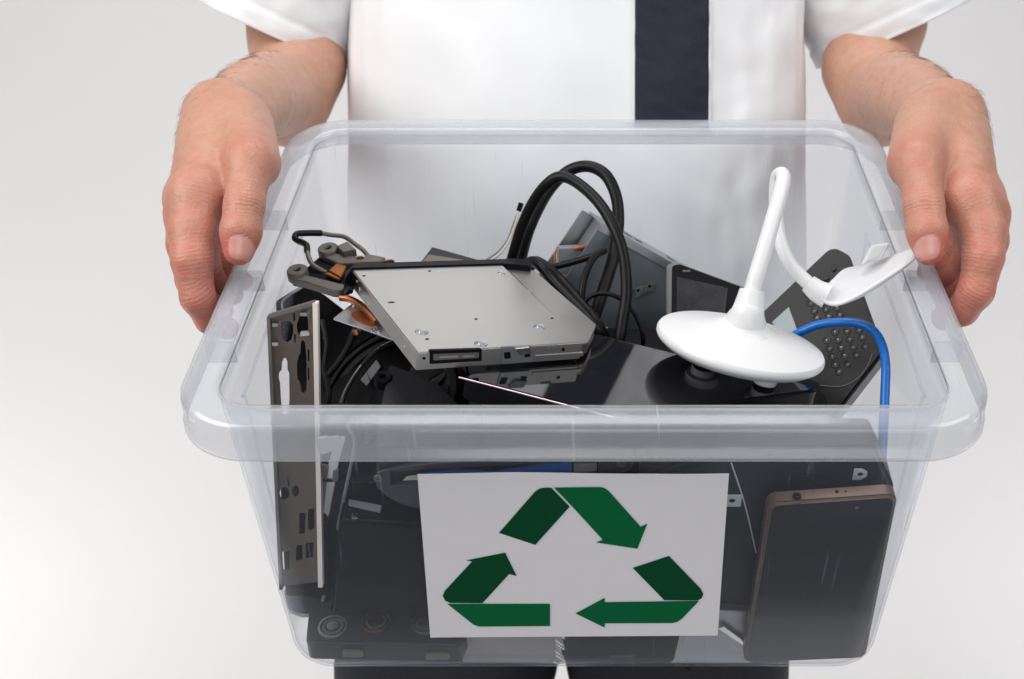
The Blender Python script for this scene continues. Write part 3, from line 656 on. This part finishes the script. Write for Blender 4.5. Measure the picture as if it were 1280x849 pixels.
# ------------------------------------------------------------------ things pressed behind the clear front wall
def wallfr(depth, px, py, n=(0, -.9986, -.0523)):
    f = Fr(B(0, Y0 + depth, 0), Bd(0, -.9986, -.0523)); u = f.px(px, py); o = f.M @ Vector((u[0], u[1], 0))
    return Fr(o, Bd(*n))
PH = wallfr(.006, 1030, 720)
ph = thing('smartphone', 'large bronze smartphone with dark screen standing against the clear front wall at right', 'smartphone', PH.M)
po = rquad(PH.pxs([(929, 830), (1082, 824), (1123, 619), (961, 630)]), .007)
part('shell', prism(po, -.0115, 0, .0018, 3), M['bronze'], ph)
part('screen', prism(rquad(PH.pxs([(934, 828), (1078, 822), (1117.5, 623), (966, 634)], .0004), .006), -.001, .0004, .0003), M['screen'], ph)
tn = Fr(PH.M @ Vector((*PH.px(1040, 624), 0)), PH.M.to_3x3() @ Vector((-.05, 1, 0)), BX)
TL = PH.M.inverted() @ tn.M
part('headphone_jack', xf(lathe([(.0016, -.003), (.0016, .0004), (.0026, .0006), (.0028, 0)], 20), TL @ Matrix.Translation((*tn.px(996, 620), .0))), M['black'], ph)
for x in (1046, 1057): part('microphone_hole', xf(prism(circ(tn.px(x, 614.5), .0006 if x > 1050 else .0011, 12), -.001, .0003, 0), TL), M['black'], ph)
part('camera_dot', prism(circ(PH.px(1071, 634), .0014, 14), .0003, .0007, 0), M['grey_dark'], ph)

BL = wallfr(.020, 500, 710)
bl = thing('black_power_brick', 'smooth black power brick with one screw behind the front wall left of the sign', 'power brick', BL.M)
part('body', prism(BL.pxs([(412, 772), (640, 772), (640, 660), (424, 650)]), -.05, 0, .003, 3), M['black'], bl)
tb2 = Fr(BL.M @ Vector((*BL.px(460, 652), 0)), BL.M.to_3x3() @ Vector((0, 1, 0)), BX)
part('screw', xf(lathe([(.003, 0), (.0028, .001), (.0012, .0012), (.001, .0004), (0, .0003)], 16), BL.M.inverted() @ tb2.M @ Matrix.Translation((*tb2.px(444, 645), 0))), M['chrome'], bl)
part('side_tab', xf(prism(tb2.pxs([(436, 626), (478, 634), (476, 642), (436, 634)]), 0, .002, .0004), BL.M.inverted() @ tb2.M), M['grey_mid'], bl)

# bottom-left camera with round dials lying on the bin floor
DC = Fr(B(0, 0, -.2265), Bd(0, .04, 1))
dc_o = DC.M @ Vector((*DC.px(480, 800), 0)); DC = Fr(dc_o, DC.n, BX)
dc = thing('dark_device', 'dark flat device with silver ringed dials lying on the bin floor at left', 'device', DC.M)
part('body', prism(rquad(DC.pxs([(382, 803), (576, 807), (600, 740), (388, 742)]), .005), -.018, 0, .0015, 3), M['black_dusty'], dc)
for (x, y, mt) in ((416, 784, 'steel_dull'), (470, 777, 'copper'), (533, 779, 'steel_dull')):
    q = DC.px(x, y)
    for (r0, r1, z, m_) in ((.0105, .0088, .0012, mt), (.0075, .0055, .001, 'grey_dark'), (.0042, .0, .002, mt)):
        part('dial_ring', xf(lathe([(r0, 0), (r0 * .98, z), (max(r1, .0001), z * 1.05), (r1 * .98 if r1 else 0, 0 if r1 else z)], 32), Matrix.Translation((*q, 0))), M[m_], dc)
dfr = Fr(DC.M @ Vector((*DC.px(470, 808), 0)), Bd(0, -1, 0), BX); DL = DC.M.inverted() @ dfr.M
for (a, b, c, e) in ((428, 454, 813, 821), (532, 562, 816, 824)):
    part('button', xf(prism(rquad(dfr.pxs([(a, e), (b, e), (b, c), (a, c)]), .002), -.001, .0008, .0003), DL), M['grey_dark'], dc)

GB = wallfr(.017, 640, 815)
gb = thing('grey_slab', 'matte grey metal slab on the bin floor under the sign left half', 'metal slab', GB.M)
part('slab', prism(GB.pxs([(578, 829), (694, 829), (694, 770), (578, 770)]), -.08, 0, .0008), mat('matte_grey_slab', (.33, .32, .31), .5, .2, var=.1, scratch=.15), gb)
FO = wallfr(.019, 700, 800)
fo = thing('foil_strip', 'bright crumpled foil strip squeezed between the grey slab and dark phone', 'foil', FO.M)
part('foil', grid(lambda u, v: (lambda q: (q[0], q[1], .0012 * math.sin(v * 31 + u * 5)))(FO.px(692 + 16 * u, 829 - 70 * v)), 6, 40), M['chrome'], fo, smooth=20)
mods(fo.children[0], solid=.0006)
DP = wallfr(.015, 780, 812)
dp = thing('flat_phone', 'flat dark phone lying under the right half of the sign on the bin floor', 'phone', DP.M)
part('body', prism(rquad(DP.pxs([(705, 828), (842, 829), (856, 770), (712, 770)]), .003), -.09, 0, .0015, 3), M['black'], dp)
part('logo_bar', prism(DP.pxs([(762, 822), (794, 822), (794, 818), (762, 818)]), -.0004, .0003, 0), M['black_tex'], dp)
BS = wallfr(.022, 890, 810)
bs_ = thing('brushed_plate', 'brushed grey metal sheet on the bin floor left of the bronze smartphone', 'metal sheet', BS.M)
part('sheet', prism(BS.pxs([(838, 829), (940, 829), (940, 765), (850, 760)]), -.06, 0, .0005), M['steel_dull'], bs_)
part('folded_strip', prism(BS.pxs([(897, 786), (905, 783), (932, 803), (930, 808)], .003), .001, .003, .0004), M['chrome'], bs_)

# handheld frame standing behind the faceplate
HF = wallfr(.045, 390, 650, (-.25, -.95, -.05))
hf = thing('handheld_shell', 'black handheld shell with pale inner strip standing behind the metal faceplate', 'handheld', HF.M)
part('shell', prism(rquad(HF.pxs([(352, 741), (358, 768), (394, 773), (412, 735), (447, 560), (440, 520), (405, 520), (404, 739)]), .006), -.014, -.001, .002, 3), M['black'], hf)
part('rim_edge', tube([(*HF.px(*q), 0) for q in ((362, 764), (382, 770), (398, 760), (408, 735), (424, 650), (440, 575), (443, 550), (434, 532))], .0012, n=8), M['grey_mid'], hf)
part('pale_strip', prism(rquad(HF.pxs([(398, 700), (412, 640), (424, 575), (433, 545), (420, 548), (408, 590), (402, 640)]), .002), -.002, .0008, .0003), M['grey_pale'], hf)
part('pale_strip', prism(rquad(HF.pxs([(396, 548), (425, 545), (428, 560), (400, 568)]), .002), -.002, .0010, .0003), M['grey_pale'], hf)
part('chip', prism(HF.pxs([(417, 588), (424, 586), (423, 600), (416, 602)], .001), .0005, .0020, .0002), M['grey_dark'], hf)
part('circuit_strip', prism(HF.pxs([(399, 580), (411, 582), (404, 640), (399, 640)], .001), .0, .0012, .0002), M['grey_dark'], hf)
WT = wallfr(.05, 450, 590, (.3, -.95, -.05))
wt = tag(part('plastic_tongue', prism(WT.pxs([(441, 606), (449, 604), (464, 545), (452, 540)]), -.002, 0, .0005), M['grey_mid']), 'pale grey plastic tongue wedged upright behind the front wall left of the sign', 'plastic strip')
wt.matrix_world = WT.M

# slotted drive bezel running behind the sign top edge
SBZ = wallfr(.012, 630, 592)
sz = thing('slotted_bezel', 'long black bezel with rounded screwed ends behind the sign top edge', 'bezel', SBZ.M)
part('frame', holed(roundpoly(SBZ.pxs([(464, 600), (480, 584), (620, 574), (790, 566), (793, 594), (640, 640), (540, 640), (488, 628)]), .3), [SBZ.pxs([(488, 607), (488, 590), (722, 577), (748, 577), (748, 598), (722, 600)])], -.010, 0, .0006), mat('bezel_plastic', (.045, .046, .052), .4, var=.2, bump=.2), sz)
part('metal_bar', prism(SBZ.pxs([(490, 606), (528, 604), (528, 594), (494, 596)], -.004), -.006, -.004, .0002), M['pale_metal'], sz)
part('metal_bar', prism(SBZ.pxs([(717, 590.5), (746, 589.5), (746, 580), (717, 581)], -.004), -.006, -.004, .0002), M['pale_metal'], sz)
part('blue_film', prism(SBZ.pxs([(528, 600), (715, 600), (715, 578), (690, 579.5), (650, 586), (620, 591), (590, 589), (560, 588), (528, 592)], -.003), -.005, -.003, .0002), M['blue_label'], sz)
part('slot_back', prism(SBZ.pxs([(480, 612), (760, 606), (760, 570), (480, 584)], -.008), -.0095, -.008, 0), M['black'], sz)
for (x, y) in ((473, 598), (777, 580)):
    part('screw', xf(lathe([(.0030, 0), (.0028, .0008), (.0012, .0009), (.001, .0003), (0, .0003)], 18), Matrix.Translation((*SBZ.px(x, y), 0))), M['grey_dark'], sz)

# black equipment shell behind the phone
ES = wallfr(.028, 1000, 690)
es = thing('equipment_shell', 'big curved black plastic shell with metal tabs behind the bronze smartphone', 'plastic shell', ES.M)
part('shell', prism(rquad(ES.pxs([(880, 812), (1075, 812), (1118, 610), (1095, 560), (900, 560), (800, 600), (800, 812)]), .006), -.03, 0, .003, 3), M['black_dusty'], es)
for r, x0 in ((.030, 1000), (.038, 1018)):
    q = ES.px(985, 640); a = [(q[0] + r * math.cos(t), q[1] + r * math.sin(t), .0) for t in [i * .12 + .1 for i in range(14)]]
    part('moulded_rib', tube(a, .0018, n=8, sub=2), M['black'], es)
def dtab(cx_, cy_, flip): 
    q = ES.px(cx_, cy_, .001)
    return holed([(q[0] - .0042, q[1] - .0048), (q[0] + .001, q[1] - .0048), (q[0] + .0044, q[1] - .002), (q[0] + .0044, q[1] + .002), (q[0] + .001, q[1] + .0048), (q[0] - .0042, q[1] + .0048)], [circ((q[0] + .0002, q[1]), .0019, 16)], .0004, .0014, .0002)
part('metal_tab', dtab(1075, 593, 1), M['grey_pale'], es)
q = ES.px(917, 626, .001)
part('metal_tab', holed(rrect(.010, .0105, .001, c=q), [circ((q[0] - .001, q[1]), .0020, 16)], .0004, .0014, .0002), M['grey_pale'], es)
part('panel_edge', tube([(*ES.px(914, 578), .0006), (*ES.px(931, 630), .0006), (*ES.px(945, 690), .0006)], .0005, n=6), M['grey_pale'], es)
# filler: black boxes added so the gaps between the scrap stay dark
BK2 = Fr(B(.02, .15, -.085), Bd(.05, .06, 1), BX)
bb = thing('dark_infill_box', 'large black box added to keep the middle of the bin dark under the tablet', 'filler box', BK2.M)
part('body', prism(rrect(.30, .15, .01), -.150, 0, .004, 3), M['black'], bb)
part('lid_seam', prism(rrect(.302, .152, .011), -.03, -.028, .0004), M['black_tex'], bb)
BK3 = Fr(B(-.132, .15, -.082), Bd(-.1, .1, 1), BX)
b3 = thing('dark_infill_left', 'black box added to close bright gaps under the cooling fan', 'speaker', BK3.M)  # added dark box, blocks the bright background between the scrap
part('infill_block', prism(rrect(.135, .15, .008), -.13, 0, .003, 3), M['black'], b3)
part('infill_dish', lathe([(.034, .0002), (.036, .002), (.031, .003), (.012, -.006), (.010, -.004), (0, -.002)], 40), M['rubber'], b3)

# ------------------------------------------------------------------ the person: body mesh from a blended distance field
def smin(a, b, k):
    h = np.maximum(k - np.abs(a - b), 0) / k
    return np.minimum(a, b) - h * h * k * .25
def rcone(P, a, b, ra, rb):
    ab = b - a; t = np.clip(((P - a) @ ab) / (ab @ ab), 0, 1)
    return np.linalg.norm(P - a - t[:, None] * ab, axis=1) - (ra + (rb - ra) * t)
def chain(P, pts, k):
    d = None
    for (a, ra), (b, rb) in zip(pts, pts[1:]):
        e = rcone(P, a, b, ra, rb); d = e if d is None else smin(d, e, k)
    return d
def C(px, py, z, r): return (np.array([(px - CX) / FOC * z, (CY - py) / FOC * z, z]), r)
def make_hand(v):
    mir = (lambda x: x) if v == 0 else (lambda x: 1460 - x)
    dj = 0 if v == 0 else 1
    c = lambda x, y, z, r: C(mir(x), y, z, r)
    sx = 1 if v == 0 else -1
    H = {}
    H['upper'] = [c(400, -150, 1.29, .060), c(361, 20, 1.245, .0500), c(375, 84, 1.22, .0450), c(360, 138, 1.20, .0340)]
    H['fore'] = [c(355, 114, 1.19, .0395), c(338, 119, 1.09, .0370), c(318, 124, .985, .0300), c(299, 142, .915, .0250)]
    H['wrist2'] = [c(312, 128, .975, .027), c(290, 144, .920, .0220)]
    imc = c(251, 244 + 8 * dj, .803, .0165)
    H['palm'] = [[c(277, 145, .888, .0240), imc], [c(275, 150, .890, .022), c(243, 250, .825, .0155)], [c(276, 150, .893, .02), c(243, 250, .848, .0145)], [c(280, 150, .896, .018), c(246, 248, .868, .013)],
                 [c(284, 150, .880, .022), c(262, 205, .83, .016)]]
    idx = [imc, c(240, 290, .790, .0148), c(240, 326, .782, .0130), c(247, 372, .785, .0108), c(262, 400, .796, .0090), c(284, 410, .803, .0078)]
    if dj: idx = [imc, c(232, 288, .792, .0148), c(231, 322, .784, .0130), c(240, 364, .785, .0114), c(257, 388, .794, .0100), c(280, 397, .802, .0086)]
    dirv = np.array([0, .588, .809])
    F = [idx]
    for d, ox, sc, mi in ((.0205, -.0085, 1.0, 1), (.040, -.006, .97, 2), (.057, -.002, .84, 3)):
        ch = [(p + dirv * d + np.array([ox * sx, 0, 0]), r * sc) for p, r in idx]
        ch[0] = (H['palm'][mi][1][0], H['palm'][mi][1][1])
        F.append(ch)
    H['fingers'] = F
    H['thumb'] = [c(296, 150, .868, .0215), c(313, 205, .806, .0160), c(305, 258, .785, .0118), c(301, 290, .779, .0120), c(298.5, 313, .777, .0098)]
    H['web'] = [c(288, 175, .845, .018), c(284, 200, .822, .009)]
    H['thenar'] = [c(302, 165, .865, .022), c(318, 205, .822, .0165)]
    H['mir'] = mir; H['c'] = c
    def field(P):
        arm = smin(chain(P, H['upper'], .006), chain(P, H['fore'], .006), .030)
        arm = smin(arm, chain(P, H['wrist2'], .004), .012)
        palm = None
        for s in H['palm']:
            e = chain(P, s, .004); palm = e if palm is None else smin(palm, e, .016)
        fing = None
        for ch in F:
            e = chain(P, ch, .0035); fing = e if fing is None else smin(fing, e, .0016)
        # knuckle bumps
        th = chain(P, H['thumb'], .007)
        th = smin(th, chain(P, H['thenar'], .01), .012)
        hand = smin(palm, fing, .009)
        hand = smin(hand, chain(P, H['web'], .01), .010)
        hand = smin(hand, th, .007)
        for kk, (p, r) in enumerate([f_[0] for f_ in F]):
            q = p + np.array([-.35 * r * sx, 0, -.15 * r]); hand = smin(hand, np.linalg.norm(P - q, axis=1) - r * .70, .014)
        d = smin(hand, arm, .011)
        # nail groove on thumb
        l = nail_local(P); rr = (np.abs(l[0] / .0080) ** 3 + np.abs(l[1] / .0074) ** 3) ** (1 / 3)
        d = d + .0004 * np.exp(-((rr - 1.05) / .10) ** 2) * (np.abs(l[2]) < .012) * (l[1] > -.011)
        # thumb joint folds
        ip, _ = H['thumb'][2]; ax = H['thumb'][4][0] - H['thumb'][1][0]; ax = ax / np.linalg.norm(ax)
        s = (P - ip) @ ax; w = np.exp(-(np.linalg.norm(P - ip, axis=1) / .013) ** 2)
        d = d + .00022 * np.cos(s / .0042 * 6.283) * w
        return d
    tip, ip2 = H['thumb'][4][0], H['thumb'][2][0]
    nc = np.array(C(mir(298.5), 307, .7655, 0)[0]); na = tip - ip2; na = na / np.linalg.norm(na)
    nn_ = np.array([0, .25, -.97]); nn_ = nn_ - na * (nn_ @ na); nn_ /= np.linalg.norm(nn_); nb = np.cross(na, nn_)
    def nail_local(P): q = P - nc; return q @ nb, q @ na, q @ nn_
    H['field'] = field; H['nail'] = nail_local
    return H
def surface_nets(field, lo, hi, h, blk=12):
    n = np.ceil((hi - lo) / h / blk).astype(int) * blk + 1
    vol = np.full(n, 1.0, np.float32); nb = (n - 1) // blk
    gi = np.stack(np.meshgrid(*[np.arange(k) for k in nb], indexing='ij'), -1).reshape(-1, 3)
    cen = lo + (gi * blk + blk / 2) * h; dc = field(cen); lim = blk * h * .5 * 1.74 + .006
    loc = np.stack(np.meshgrid(*[np.arange(blk + 1)] * 3, indexing='ij'), -1).reshape(-1, 3)
    for g, d in zip(gi, dc):
        a = g * blk; sl = tuple(slice(a[i], a[i] + blk + 1) for i in range(3))
        if abs(d) > lim: 
            if d < 0: vol[sl] = np.minimum(vol[sl], -1)
            continue
        vol[sl] = field(lo + (a + loc) * h).reshape(blk + 1, blk + 1, blk + 1)
    s = vol < 0; sh = lambda i, j, k: (slice(i, n[0] - 1 + i), slice(j, n[1] - 1 + j), slice(k, n[2] - 1 + k))
    cnt = sum(s[sh(i, j, k)].astype(np.int8) for i in (0, 1) for j in (0, 1) for k in (0, 1))
    act = (cnt > 0) & (cnt < 8); ci = np.argwhere(act); idm = np.full(act.shape, -1, np.int64); idm[act] = np.arange(len(ci))
    acc = np.zeros((len(ci), 3)); num = np.zeros(len(ci))
    cor = [(i, j, k) for i in (0, 1) for j in (0, 1) for k in (0, 1)]
    for a in cor:
        for ax in range(3):
            if a[ax]: continue
            b = list(a); b[ax] = 1
            va = vol[tuple((ci + a).T)]; vb = vol[tuple((ci + b).T)]; m = (va < 0) != (vb < 0)
            t = np.where(m, va / np.where(m, va - vb, 1), 0)
            p = np.array(a, float)[None] + np.zeros((len(ci), 3)); p[:, ax] += t
            acc[m] += p[m]; num += m
    V = lo + (ci + acc / num[:, None]) * h
    Fs = []
    for ax in range(3):
        o1, o2 = [(1, 2), (2, 0), (0, 1)][ax]
        sa = [slice(1, k - 1) for k in n]; sa[ax] = slice(0, n[ax] - 1); sb = list(sa); sb[ax] = slice(1, n[ax])
        m = s[tuple(sa)] != s[tuple(sb)]; e = np.argwhere(m); flip = s[tuple(sa)][m]
        off = np.ones(3, int); off[ax] = 0; e = e + off
        def cell(d1, d2):
            q = e.copy(); q[:, o1] -= d1; q[:, o2] -= d2; return idm[tuple(q.T)]
        quad = np.stack([cell(1, 1), cell(0, 1), cell(0, 0), cell(1, 0)], 1)
        quad[~flip] = quad[~flip][:, ::-1]; Fs.append(quad)
    Fq = np.concatenate(Fs); used = np.unique(Fq); rm = np.zeros(len(V), int); rm[used] = np.arange(len(used))
    return V[used], rm[Fq]
def smooth_mesh(V, F, it):
    E = np.concatenate([F[:, [0, 1]], F[:, [1, 2]], F[:, [2, 3]], F[:, [3, 0]]])
    for k in range(it):
        acc = np.zeros_like(V); num = np.zeros(len(V))
        for a, b in ((0, 1), (1, 0)):
            for c in range(3): acc[:, c] += np.bincount(E[:, a], V[E[:, b], c], len(V))
            num += np.bincount(E[:, a], minlength=len(V))
        ok = num > 0; acc[~ok] = V[~ok]; num[~ok] = 1
        V = V + (.5 if k % 2 == 0 else -.42) * (acc / num[:, None] - V)
    return V
allV, allF, allA = [], [], []; base_i = 0; hands = []
for v in (0, 1):
    Hd = make_hand(v); hands.append(Hd)
    pts = np.array([p for p, r in Hd['upper'] + Hd['fore'] + Hd['thumb'] + sum(Hd['fingers'], [])])
    lo, hi = pts.min(0) - .035, pts.max(0) + .035
    lo[2] = max(lo[2], .74); hi[1] = min(hi[1], .40)
    V, F = surface_nets(Hd['field'], lo, hi, .00135)
    V = smooth_mesh(V, F, 4)
    red = np.zeros(len(V)); wrk = np.zeros(len(V)); ws = np.zeros(len(V))
    for ch in Hd['fingers']:
        for i, (p, r) in enumerate(ch):
            amp = (.35, .4, .55, .65, .8, .8)[i]; red = np.maximum(red, amp * np.exp(-(np.linalg.norm(V - p, axis=1) / (r * 1.9)) ** 2))
        for i in (0, 2, 3):
            p = ch[i][0]; ax = ch[i + 1][0] - ch[i][0]; ax /= np.linalg.norm(ax); w = np.exp(-(np.linalg.norm(V - p, axis=1) / (.016)) ** 2)
            ws = np.where(w > wrk, (V - p) @ ax, ws); wrk = np.maximum(wrk, w * .9)
    for i, (p, r) in enumerate(Hd['thumb']):
        red = np.maximum(red, (.1, .35, .35, .45, .9)[i] * np.exp(-(np.linalg.norm(V - p, axis=1) / (r * 1.9)) ** 2))
    p = Hd['thumb'][2][0]; ax = Hd['thumb'][3][0] - p; ax /= np.linalg.norm(ax); w = 2.6 * np.exp(-(np.linalg.norm(V - p, axis=1) / .012) ** 2)
    ws = np.where(w > wrk, (V - p) @ ax, ws); wrk = np.maximum(wrk, w)
    l = Hd['nail'](V); rr = (np.abs(l[0] / .0080) ** 3 + np.abs(l[1] / .0074) ** 3) ** (1 / 3); nail = np.clip((1.0 - rr) / .12, 0, 1) * (np.abs(l[2]) < .012)
    allV.append(V); allF.append(F + base_i); allA.append(np.stack([red, wrk, ws, nail], 1)); base_i += len(V)
# torso, hidden in the shirt
TQ = []
def torso_xyz(u, v):
    a = u * 2 * math.pi; s = lambda t, e: math.copysign(abs(t) ** e, t)
    return np.array([-.008 + .20 * s(math.cos(a), .75), -.20 + .78 * v, 1.25 + .095 * s(math.sin(a), .75)])
nu, nv = 48, 24
Vt = np.array([torso_xyz(i / nu, j / nv) for i in range(nu) for j in range(nv + 1)])
Ft = np.array([[i * (nv + 1) + j, ((i + 1) % nu) * (nv + 1) + j, ((i + 1) % nu) * (nv + 1) + j + 1, i * (nv + 1) + j + 1] for i in range(nu) for j in range(nv)])
allV.append(Vt); allF.append(Ft + base_i); allA.append(np.zeros((len(Vt), 4)))
V = np.concatenate(allV); F = np.concatenate(allF); A = np.concatenate(allA)
Vw = np.array(CAM)[None] + V[:, :1] * np.array(R_) + V[:, 1:2] * np.array(UP) + V[:, 2:3] * np.array(FW)
me = bpy.data.meshes.new('person'); me.from_pydata(Vw.tolist(), [], F[:, ::-1].tolist()); me.update()
for i, nm in enumerate(('red', 'wrk', 'ws', 'nail')):
    at = me.attributes.new(nm, 'FLOAT', 'POINT'); at.data.foreach_set('value', A[:, i].astype(np.float32))
person = tag(part('person', me, M['skin'], smooth=180), 'person in a white short sleeved shirt holding the bin by its rim', 'person')
# arm hair
bm = bmesh.new()
me.update(); nv_ = len(V); nor = np.zeros(nv_ * 3, np.float32); me.vertices.foreach_get('normal', nor); nor = nor.reshape(-1, 3)
for v, Hd in enumerate(hands):
    i0 = 0 if v == 0 else len(allV[0]); P = V[i0:i0 + len(allV[v])]; Nn = nor[i0:i0 + len(allV[v])]
    wr = Hd['fore'][3][0]; el = Hd['fore'][1][0]; ax = wr - el; L_ = np.linalg.norm(ax); ax = ax / L_
    t = (P - el) @ ax / L_; rad = np.linalg.norm(P - el - ((P - el) @ ax)[:, None] * ax, axis=1)
    w = np.clip((t + .25) / .3, 0, 1) * np.clip((1.35 - t) / .25, 0, 1) * (rad < .06)
    bk_ = P[:, 0] * (1 if v == 0 else -1)          # outer side of the wrist and back of the hand
    out_ = np.clip((np.median(bk_) - bk_) / .03 + .35, 0.05, 1); w = w * out_
    w2 = .10 * np.exp(-(np.linalg.norm(P - (Hd['palm'][1][0][0] * .5 + Hd['palm'][1][1][0] * .5), axis=1) / .035) ** 2) * out_
    w = w + w2
    idx = rng.choice(len(P), 1300, p=w / w.sum())
    axw = ax[0] * np.array(R_) + ax[1] * np.array(UP) + ax[2] * np.array(FW); dn_ = -np.array(UP)
    for i in idx:
        p = Vector(Vw[i0 + i]); n_ = Vector(Nn[i]); fl = Vector(axw * .1 + dn_ * .75 + np.array([-.65 if v == 0 else .65, 0, 0]) + rng.normal(0, .32, 3)); fl = (fl - n_ * fl.dot(n_)).normalized()
        ln = rng.uniform(.004, .010); w_ = rng.uniform(.00005, .00009); sd = n_.cross(fl).normalized()
        pts = [p - n_ * .0005, p + n_ * ln * .12 + fl * ln * .35, p + n_ * ln * .15 + fl * ln * .75, p + n_ * ln * .09 + fl * ln * 1.05]
        prev = None
        for j, q in enumerate(pts):
            r = w_ * (1, .9, .6, .15)[j]; ring = [bm.verts.new(q + sd * r), bm.verts.new(q - sd * r * .5 + n_ * r * .87), bm.verts.new(q - sd * r * .5 - n_ * r * .87)]
            if prev:
                for k in range(3): bm.faces.new((prev[k], prev[(k + 1) % 3], ring[(k + 1) % 3], ring[k]))
            prev = ring
hm = bpy.data.meshes.new('m'); bm.to_mesh(hm); bm.free()
part('arm_hair', hm, M['hair'], person)

# ------------------------------------------------------------------ clothing
def nz(x, y, z, s): return mnoise.noise(Vector((x * s, y * s, z * s)))
TA, TBk, TZ = .2335, .120, 1.245
def wrinkle(x, h):
    right = 1 / (1 + math.exp(-(x - .11) * 60))
    w = .0060 * nz(x * 1.3, h * .45, 3, 9) + .0022 * nz(x + h * .4, h * .6, 7, 26)
    w += right * (.0046 * nz(x * 1.2, h * .6, 1, 38) + .0022 * nz(x, h, 5, 90))
    return w
def torso_front(x, h):          # distance of the shirt front at x, height h
    a = TA; k = max(0., 1 - abs((x + .008) / a) ** 2.7) ** (1 / 2.2)
    return TZ - TBk * k
def shirt_pt(u, v):
    a = u * 2 * math.pi; s = lambda t, e: math.copysign(abs(t) ** e, t)
    x = -.008 + TA * s(math.cos(a), .74); h = -.24 + .90 * v
    z = TZ + TBk * s(math.sin(a), .909)
    sh = max(0, h - .42) / .24
    x = -.008 + (x + .008) * (1 - .25 * sh ** 2)
    d = wrinkle(x, h) if math.sin(a) < 0 else 0
    return W(x + .004 * nz(h, a, 2, 7), h - (z - TZ) * .105, z - d)
sm = [grid(shirt_pt, 180, 90, True)]
def sleeve(v):
    sx = 1 if v == 0 else -1; mir = (lambda x: x) if v == 0 else (lambda x: 1460 - x)
    cs = [(np.array(C(mir(x), y, z, 0)[0]), ra, rb) for x, y, z, ra, rb in ((424, -170, 1.23, .088, .085), (396, -80, 1.235, .086, .088), (371, -18, 1.245, .083, .088), (346, 44, 1.252, .0790, .088))]
    ctr = spline([Vector(c[0]) for c in cs], 10); n = len(ctr)
    ax = Vector(cs[3][0] - cs[1][0]).normalized(); fwd = Vector((0, 0, 1)); fwd = (fwd - ax * fwd.dot(ax)).normalized(); sd = ax.cross(fwd)
    def f(u, t):
        k = t * (n - 1); i = min(int(k), n - 2); c = ctr[i].lerp(ctr[i + 1], k - i); a = u * 2 * math.pi
        kk = t * 3; j = min(int(kk), 2); ra = cs[j][1] + (cs[j + 1][1] - cs[j][1]) * (kk - j); rb = cs[j][2] + (cs[j + 1][2] - cs[j][2]) * (kk - j)
        w = .005 * nz(math.cos(a) * .1, math.sin(a) * .1 + v, t * .16, 16) + .0020 * nz(math.cos(a) * .1, math.sin(a) * .1, t * .3 + v, 40)
        if t > .86: w += .0012
        if .845 < t < .87: w -= .0008
        p = c + sd * math.cos(a) * (ra + w) + fwd * math.sin(a) * (rb + w)
        return W(*p)
    return grid(f, 96, 60, True)
sm += [sleeve(0), sleeve(1)]
shirt = mods(part('shirt', join(sm), M['shirt'], person, smooth=180, label='white short sleeved shirt with a broad black vertical stripe'), solid=.0014)
def stripe(u, v):
    h = .186 + .46 * v; x = .0478 + (.1172 - .0478) * u
    z = torso_front(x, h); w = wrinkle(x, h) + .0016 * nz(x + h, h * 1.4, 3, 45)
    return W(x + .0006 * nz(h, 1, 1, 25), h - (z - TZ) * .105, z - w - .0028)
mods(part('shirt_stripe', grid(stripe, 24, 120), M['stripe'], shirt, smooth=180), solid=.0012)
def seam(x0):
    pts = [W(x0 + .0004 * nz(h, 9, 1, 40), h - (torso_front(x0, h) - TZ) * .105, torso_front(x0, h) - wrinkle(x0, h) - .0022) for h in [.187 + .02 * i for i in range(20)]]
    return tube(pts, .0011, n=6, sub=2)
part('stripe_seam', join([seam(.1186), seam(.0466)]), M['shirt'], shirt)
def leg(cxp):
    sgn = 1 if cxp > 700 else -1; xc = (702 - CX) / FOC * 1.2
    def f(u, v):
        a = u * 2 * math.pi; h = -.12 - .86 * v; t = max(0, min(1, (-.30 - h) / .06)); d = max(0, -.33 - h)
        inn = .0005 + .008 * t + .10 * d; outw = .228 - .06 * d - .03 * max(0, min(1, (h + .32) / .10))
        cxx = sgn * (inn + outw) / 2; rx = (outw - inn) / 2; rz = .112 - .05 * d - .02 * max(0, min(1, (h + .32) / .10))
        k = .004 * nz(math.cos(a), math.sin(a), v * 6 + cxp, 2)
        e = lambda q: math.copysign(abs(q) ** (.75 if t < 1 else .9), q)
        return W(xc + cxx + (rx + k * .2) * e(math.cos(a)), h, 1.235 + (rz + k) * e(math.sin(a)))
    return grid(f, 64, 60, True)
mods(part('trousers', join([leg(559), leg(847)]), M['trousers'], person, smooth=180), solid=.0015)
